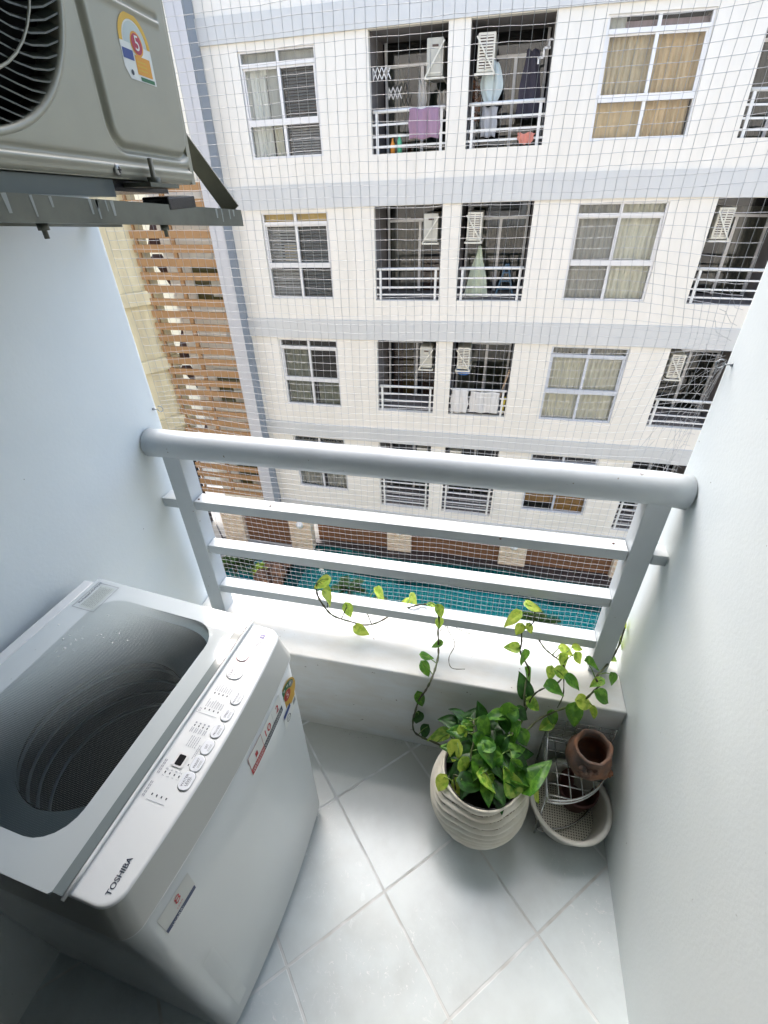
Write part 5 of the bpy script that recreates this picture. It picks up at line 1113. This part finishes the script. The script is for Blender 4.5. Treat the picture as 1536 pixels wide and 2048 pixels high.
for a in ((-.244, -.243, .703, .746), (-.190, -.189, .703, .746), (-.244, -.189, .745, .746)): rectF(b, *a, 1, .0004)
for k in (0, 1): rectF(b, -.139 - k * .0, -.1385, .703, .740, 3, .0004)
rectF(b, -.221, -.212, .712, .726, 1, .0004)
b.text('10', .031, FM(-.166, .720, .0006), 4); b.text('2', .031, FM(-.115, .720, .0006), 4)
for z in (.697, .691):
    x = -.240
    while x < -.100: l_ = rr.uniform(.002, .006); rectF(b, x, x + l_, z - .0012, z + .0012, 0, .0006); x += l_ + .0012
    
put(b, 'warranty_sticker', [ST['white'], mat('sticker_red', (.42, .015, .02), .4), ST['ink'], ST['grey'], ST['redtext']], wm)
b = MB(); nrm_ = tuple(U)
def FC(w_, z, dz): return mp(fb(w_) + dz, w_, z)
c1 = FC(-.062, .695, .0006); Wt = tuple(Wv)
arc(b, c1, Wt, Z_, 0, .041, 0, 6.284, 0, 0, 28, nrm_); arc(b, c1, Wt, Z_, .017, .036, R(20), R(185), 1, .0003, 20, nrm_); arc(b, c1, Wt, Z_, .020, .034, R(10), R(60), 5, .0004, 8, nrm_)
for k in range(5):
    a = R(45 + k * 32); arc(b, c1 + Wv * .027 * math.cos(a) + Vector((0, 0, .027 * math.sin(a))), Wt, Z_, .0015, .0045, R(-45), R(315), 2, .0006, 4, nrm_)
arc(b, c1, Wt, Z_, 0, .0150, 0, 6.284, 3, .0005, 20, nrm_); b.text('5', .024, FM(-.062, .695, .0014), 2)
rectF(b, -.098, -.060, .648, .661, 4, .0008); rectF(b, -.055, -.028, .648, .672, 0, .0008)
b.add([FC(-.100, .612, .0003), FC(-.024, .612, .0003), FC(-.024, .665, .0003), FC(-.100, .665, .0003)], [(0, 1, 2, 3)], 2)
rectF(b, -.045, -.029, .628, .643, 5, .0006)
arc(b, FC(-.078, .628, .0009), Wt, Z_, .0085, .0102, 0, 6.284, 6, 0, 20, nrm_); b.text('MWA', .0075, FM(-.078, .628, .0012), 6)
put(b, 'energy_label', [mat('label_amber', (.55, .33, .05), .4), ST['green'], ST['white'], mat('label_red', (.38, .03, .03), .4), ST['blue'], ST['grey'], ST['ink']], wm)
b = MB(); rectF(b, -.505, -.436, .680, .733, 0, 0); rectF(b, -.505, -.438, .671, .683, 1, .0003); b.text('8', .028, FM(-.468, .713, .0006), 2); b.text('YEARS', .0065, FM(-.468, .694, .0006), 2); b.text('WARRANTY', .0085, FM(-.471, .677, .0006), 3)
put(b, 'warranty_sticker', [mat('sticker_offwhite', (.60, .61, .57), .4), ST['navy'], ST['redtext'], ST['white']], wm)
b = MB(); rectF(b, -.500, -.470, .10, .45, 0, -.0002); put(b, 'tape_residue', mat('tape_residue', (.645, .675, .665), .35), wm)

# dim objects in the dark corner beyond the machine: a low stool-like step of the doorway
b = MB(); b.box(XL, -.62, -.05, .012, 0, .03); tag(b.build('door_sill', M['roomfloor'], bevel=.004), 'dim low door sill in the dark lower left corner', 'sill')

# ------------------------------------------------------------------ white wavy flower pot
M['potw'] = mat('whitewashed_ceramic', (.72, .70, .62), .6, bump=.3, bscale=70, var2=(.60, .56, .46), vscale=10)
M['potg'] = mat('brown_patina', (.24, .185, .12), .8, var=.3, vscale=14)
PC = Vector((.094, .726, 0))
def potr(z): # outline
    P = [(0, .078), (.02, .088), (.06, .115), (.10, .133), (.14, .143), (.18, .1445), (.22, .138), (.25, .128), (.275, .117), (.285, .113)]
    for (a, r0), (c, r1) in zip(P, P[1:]):
        if a <= z <= c: t = (z - a) / (c - a); t = t * t * (3 - 2 * t) * .3 + t * .7; return r0 + (r1 - r0) * t
    return P[-1][1]
b = MB(); n = 220; NZ = 180; gr = []
for j in range(NZ + 1):
    z = .285 * j / NZ
    for k in range(n):
        a = 2 * math.pi * k / n
        ph = z * 285 + 5.0 * math.sin(a * 2 + .6) + 2.1 * math.sin(a * 3 + 2.1 + z * 12) + 1.2 * math.sin(5 * a + z * 9) + .8 * noise.noise(Vector((math.cos(a) * 3, math.sin(a) * 3, z * 22)))
        s = math.sin(ph); rg = (1 - abs(math.sin(ph / 2)) ** .6)
        e = min(1, z / .02, (.285 - z) / .012); r_ = potr(z) - .0105 * rg * e + .0018 * s * e
        b.v.append((PC.x + r_ * math.cos(a), PC.y + r_ * math.sin(a), z)); gr.append(rg * e)
for j in range(NZ):
    for k in range(n):
        l = (k + 1) % n; b.f.append([j * n + k, j * n + l, (j + 1) * n + l, (j + 1) * n + k]); b.sm.append(True)
        g = (gr[j * n + k] + gr[(j + 1) * n + l]) / 2 + .16 * noise.noise(Vector((k * .05, j * .07, 4)))
        b.m.append(1 if g > .42 else 0)
top = NZ * n
for r_, z in ((.1105, .288), (.107, .286), (.104, .24)):
    nb = len(b.v)
    for k in range(n): a = 2 * math.pi * k / n; b.v.append((PC.x + r_ * math.cos(a), PC.y + r_ * math.sin(a), z))
    for k in range(n): l = (k + 1) % n; b.f.append([top + k, top + l, nb + l, nb + k]); b.m.append(0); b.sm.append(True)
    top = nb
b.f.append(list(range(n))[::-1]); b.m.append(0); b.sm.append(False)
fp = thing('flower_pot', PC, 'round whitewashed ceramic pot with wavy ridges on the tiled floor', 'flower pot')
put(b, 'pot_body', [M['potw'], M['potg']], fp)
b = MB(); b.lathe([(.1045, .262), (.1062, .284), (.103, .286), (.100, .262), (.090, .20), (.0, .20)], PC, 48); put(b, 'inner_pot', M['black'], fp)
b = MB(); b.grid(lambda u, v: (PC.x + .09 * (2 * u - 1) * math.sqrt(max(0, 1 - (2 * v - 1) ** 2 / 2)), PC.y + .09 * (2 * v - 1) * math.sqrt(max(0, 1 - (2 * u - 1) ** 2 / 2)), .222 + .006 * noise.noise(Vector((u * 9, v * 9, 0)))), 24, 24); put(b, 'soil', M['soil'], fp)

# ------------------------------------------------------------------ pothos
def leaf_mesh(m, L, seed, fold=.35, droop=.3):
    rr = random.Random(seed); b = MB(); nu, nv = 8, 10; wd = L * rr.uniform(.36, .43)
    def half(s):
        # heart outline: half width as a function of t along the midrib
        def f(u, v):
            t = v; prof = (math.sin(math.pi * min(1, t ** .62)) ** .8) * (1 - .25 * t)
            x = t * L - .16 * L * (u ** 2) * (1 - t) ** 3 * 1.0; y = s * u * wd * prof
            z = fold * abs(y) * (1 - .3 * t) - droop * L * t * t + .06 * L * math.sin(u * 3 + t * 5 + seed) * u
            return Vector((x, y, z))
        return f
    for s in (-1, 1): b.grid(half(s), 5, 10)
    return b
plant = thing('pothos_plant', PC + Vector((0, 0, .222)), 'trailing golden pothos with heart-shaped variegated leaves growing from the white pot', 'plant')
M['vine'] = mat('pothos_vine', (.045, .032, .018), .5, var2=(.07, .10, .03), vscale=20); M['vinegreen'] = mat('pothos_petiole', (.16, .28, .05), .45)
cluster = [MB(), MB()]
def add_leaf(P, L, T, tint, seed, stem=None, into=None):
    P = Vector(P); T = Vector(T).normalized(); rr = random.Random(seed)
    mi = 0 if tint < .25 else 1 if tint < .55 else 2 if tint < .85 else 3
    view = (Vector((0, 0, 1.6815)) - P).normalized(); up = (Vector((0, 0, 1)) * .75 + Vector((0, .45, 0)) * (.3) + view * .55 + Vector((rr.uniform(-.4, .4), rr.uniform(-.4, .4), rr.uniform(-.2, .2)))).normalized()
    X = (T + Vector((0, 0, -.10)) + up * 0).normalized(); Yv = up.cross(X).normalized(); Zv = X.cross(Yv)
    b = leaf_mesh(None, L, seed, rr.uniform(.15, .5), rr.uniform(.1, .45)); base = P - X * L * .5
    b.v = [tuple(base + X * v[0] + Yv * v[1] + Zv * v[2]) for v in b.v]
    if into is not None: into[min(mi, 1)].add(b.v, b.f, 0, True); return
    s = Vector(stem); mid = (s + base) / 2 + Vector((0, 0, .008)); b.tube([s, mid, base, base + X * L * .12], [.0016, .0014, .0012, .0004], 5, 1)
    put(b, 'leaf', [LM[mi], M['vinegreen']], plant)
vp = []
for pts, r_ in VINES:
    P = [Vector(p) for p in pts]; out = []
    for i in range(len(P) - 1):   # Catmull-Rom
        p0, p1, p2, p3 = P[max(i - 1, 0)], P[i], P[i + 1], P[min(i + 2, len(P) - 1)]
        for k in range(5):
            t = k / 5; out.append(.5 * ((2 * p1) + (p2 - p0) * t + (2 * p0 - 5 * p1 + 4 * p2 - p3) * t * t + (3 * p1 - p0 - 3 * p2 + p3) * t ** 3))
    out.append(P[-1]); vp += out[::2]
    c = MB(); c.tube(out, [r_ * 1.8 * (1 + .25 * math.sin(i * 1.9)) for i in range(len(out))], 6); put(c, 'vine', M['vine'], plant)
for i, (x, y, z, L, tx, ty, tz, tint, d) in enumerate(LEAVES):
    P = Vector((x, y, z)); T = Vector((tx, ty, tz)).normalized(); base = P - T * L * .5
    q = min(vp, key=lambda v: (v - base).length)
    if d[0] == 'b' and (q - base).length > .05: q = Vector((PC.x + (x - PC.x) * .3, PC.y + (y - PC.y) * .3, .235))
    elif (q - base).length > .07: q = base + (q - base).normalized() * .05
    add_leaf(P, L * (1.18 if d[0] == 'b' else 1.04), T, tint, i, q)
rr = random.Random(77)
for i in range(20):
    a = rr.uniform(0, 6.28); rad = rr.uniform(.02, .12); P = PC + Vector((rad * math.cos(a), rad * math.sin(a) + .02, rr.uniform(.27, .37)))
    T = Vector((math.cos(a), math.sin(a), rr.uniform(-.3, .5))).normalized(); add_leaf(P, rr.uniform(.045, .075), T, rr.choice([.1, .2, .3, .4]), 200 + i, PC + Vector((rad * .3 * math.cos(a), rad * .3 * math.sin(a), .235)))

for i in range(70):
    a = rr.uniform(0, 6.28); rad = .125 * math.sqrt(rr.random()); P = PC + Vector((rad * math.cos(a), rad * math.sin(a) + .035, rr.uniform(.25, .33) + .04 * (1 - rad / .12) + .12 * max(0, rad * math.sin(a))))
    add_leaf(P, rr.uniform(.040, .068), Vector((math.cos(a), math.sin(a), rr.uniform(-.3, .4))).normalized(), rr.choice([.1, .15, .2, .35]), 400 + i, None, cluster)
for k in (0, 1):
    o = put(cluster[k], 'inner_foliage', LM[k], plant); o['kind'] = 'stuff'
# ------------------------------------------------------------------ two-tier wire corner shelf
M['chrome'] = mat('dull_chrome_wire', (.50, .51, .50), .25, metal=.9)
SC = Vector((.283, .902)); SR = .192
rk = thing('wire_shelf', (SC.x + .05, SC.y - .05, 0), 'two-tier quarter-round chrome wire shelf in the corner between the pot and the right wall', 'shelf')
def tier(z, name):
    b = MB(); 
    for dz, r_ in ((0, .0031), (.016, .0027)):
        loop = [(SC.x, SC.y, z + dz)] + [(SC.x, SC.y - SR * k / 6, z + dz) for k in range(1, 6)] + [(SC.x + SR * math.sin(R(a)), SC.y - SR * math.cos(R(a)), z + dz) for a in range(0, 91, 6)] + [(SC.x + SR * k / 6, SC.y, z + dz) for k in range(5, 0, -1)]
        b.tube(loop, r_, 6, closed=True)
    s = .034; k = 1
    while k * s < SR:
        L = math.sqrt(SR * SR - (k * s) ** 2); b.tube([(SC.x + k * s, SC.y, z + .001), (SC.x + k * s, SC.y - L, z + .001)], .0017, 5); b.tube([(SC.x, SC.y - k * s, z - .001), (SC.x + L, SC.y - k * s, z - .001)], .0017, 5); k += 1
    for k in range(1, 9): a = R(k * 10); x, y = SC.x + SR * math.sin(a), SC.y - SR * math.cos(a); b.tube([(x, y, z), (x, y, z + .016)], .0012, 4)
    put(b, name, M['chrome'], rk)
tier(.215, 'shelf_tier'); tier(.030, 'shelf_tier')
for pts in ([(SC.x, SC.y, 0), (SC.x, SC.y, .33), (SC.x + .005, SC.y - .01, .34)], [(SC.x - .001, SC.y - SR + .004, 0), (SC.x - .001, SC.y - SR + .004, .10), (SC.x - .001, SC.y - SR + .02, .215)], [(SC.x + SR, SC.y, 0), (SC.x + SR, SC.y, .33)]):
    b = MB(); b.tube(pts, .003, 8); put(b, 'upright', M['chrome'], rk)
b = MB()
b.tube([(SC.x - .004, SC.y - .005, .335), (SC.x - .004, SC.y - .10, .26), (SC.x - .004, SC.y - SR + .005, .232)], .0028, 8)
for k in range(4): b.tube([(SC.x + .004, SC.y + .003, .25 + k * .024), (SC.x + SR, SC.y + .003, .25 + k * .024)], .0013, 5)
for k in range(6): b.tube([(SC.x + .02 + k * .032, SC.y + .003, .215), (SC.x + .02 + k * .032, SC.y + .003, .325)], .0013, 5)
put(b, 'back_guard', M['chrome'], rk)
# ------------------------------------------------------------------ clay pot with a modelled face-like relief
M['clay'] = mat('weathered_terracotta', (.33, .145, .07), .85, bump=.7, bscale=30, bdist=.005, var2=(.085, .075, .07), vscale=11)
cp = thing('clay_pot', (.400, .850, .218), 'weathered terracotta pot with knobbly relief and wide round mouth on the top wire shelf', 'clay pot')
b = MB(); Mx = Matrix.Translation((.400, .847, .218)) @ Matrix.Scale(.90, 4) @ Matrix.Rotation(R(12), 4, 'X') @ Matrix.Rotation(R(-3), 4, 'Y')
def cf(r_, z, a, i):
    n_ = noise.noise(Vector((math.cos(a) * 2.4, math.sin(a) * 2.4, z * 22 + 3))); k = 1 + .07 * n_ * (1 if z > .01 else 0)
    return r_ * k, z + (.003 * math.sin(3 * a + 1) + .0015 * math.sin(7 * a) if i > 9 and i < 16 else 0)
b.lathe([(0, 0), (.038, 0), (.050, .010), (.064, .035), (.070, .06), (.069, .085), (.062, .105), (.054, .120), (.050, .130), (.051, .140), (.055, .150), (.055, .155), (.050, .157), (.045, .152), (.043, .140), (.044, .12), (.056, .08), (.05, .03), (0, .02)], (0, 0, 0), 60, fn=cf, M=Mx)
put(b, 'pot_body', M['clay'], cp)
b = MB()
def blob(y0, z0, x0, r_, sq=(1, 1, 1)):
    bm = bmesh.new(); bmesh.ops.create_icosphere(bm, subdivisions=3, radius=r_)
    vs = [Mx @ (Vector((v.co.x * sq[0], v.co.y * sq[1], v.co.z * sq[2])) * (1 + .25 * noise.noise(v.co * 120)) + Vector((x0, y0, z0))) for v in bm.verts]; b.add(vs, [[v.index for v in f.verts] for f in bm.faces], 0, True); bm.free()
for x0, z0, r_ in ((-.020, .108, .0085), (-.006, .112, .0075), (.006, .106, .009), (-.013, .097, .008), (.000, .096, .0085), (-.008, .103, .007), (.012, .116, .006)): blob(-.062, z0, x0, r_)
blob(-.058, .085, -.012, .026, (1, .4, .8)); blob(-.050, .070, .030, .024, (1, .6, .55)); blob(-.038, .058, .052, .020, (1, .7, .5)); blob(-.055, .112, -.028, .012, (1, .6, 1))
put(b, 'relief', M['clay'], cp)
# ------------------------------------------------------------------ white plastic colander with a dark pot in it
def dots_mat():
    m, t, p, tc = nodes('white_colander_plastic'); sx = t.nodes.new('ShaderNodeSeparateXYZ'); t.links.new(tc.outputs['Object'], sx.inputs[0]); rr_ = []
    for k in (0, 1):
        a = mth(t, 'SUBTRACT', mth(t, 'FRACT', mth(t, 'DIVIDE', sx.outputs[k], .0075)), .5); rr_.append(mth(t, 'MULTIPLY', a, a))
    d = mth(t, 'LESS_THAN', mth(t, 'SQRT', mth(t, 'ADD', rr_[0], rr_[1])), .27)
    t.links.new(mixc(t, d, (.50, .48, .40), (.035, .03, .025)), p.inputs['Base Color']); p.inputs['Roughness'].default_value = .4; return m
M['colander'] = mat('ivory_plastic', (.68, .67, .61), .35, var=.1, vscale=8)
CC = Vector((.366, .780, .034)); co = thing('colander', CC, 'round ivory plastic colander with thick rim on the lower wire shelf', 'colander')
Mx = Matrix.Translation(CC) @ Matrix.Rotation(R(4), 4, 'X') @ Matrix.Rotation(R(2), 4, 'Y')
b = MB(); b.lathe([(.088, 0), (.094, .004), (.103, .05), (.108, .082), (.119, .086), (.1215, .092), (.116, .095), (.108, .092), (.1050, .086), (.098, .05), (.090, .008)], (0, 0, 0), 72, M=Mx); put(b, 'bowl', M['colander'], co)
b = MB(); b.lathe([(.0, .0), (.05, .0), (.088, .0)], (0, 0, 0), 72); b.v = [(x, y, z + .003) for x, y, z in b.v]; o = b.build('perforated_base', dots_mat()); o.parent = co
dp = thing('dark_pot', (.398, .815, .04), 'dark red-brown pot standing inside the ivory colander', 'flower pot')
b = MB(); b.lathe([(0, 0), (.042, 0), (.052, .05), (.056, .066), (.060, .068), (.060, .080), (.055, .080), (.050, .06), (.04, .01), (0, .01)], (.400, .822, .040), 48); put(b, 'pot_body', mat('dark_redbrown_clay', (.08, .025, .018), .5), dp)
# a fallen dry leaf and debris line at the parapet foot
b = MB(); rr = random.Random(4)
for k in range(70):
    x = rr.uniform(-.40, .25); y = YP - abs(rr.gauss(0, .012)) - .002; s = rr.uniform(.001, .003); a = rr.random() * 3
    b.add([(x, y, .0012), (x + s * math.cos(a), y - s * math.sin(a), .0012 + s * .3), (x - s * .6, y - s, .0016)], [(0, 1, 2)])
o = b.build('floor_dirt', mat('dark_dirt', (.07, .055, .04), .9)); tag(o, kind='stuff', label='fine dark dirt along the foot of the ledge', cat='dirt')
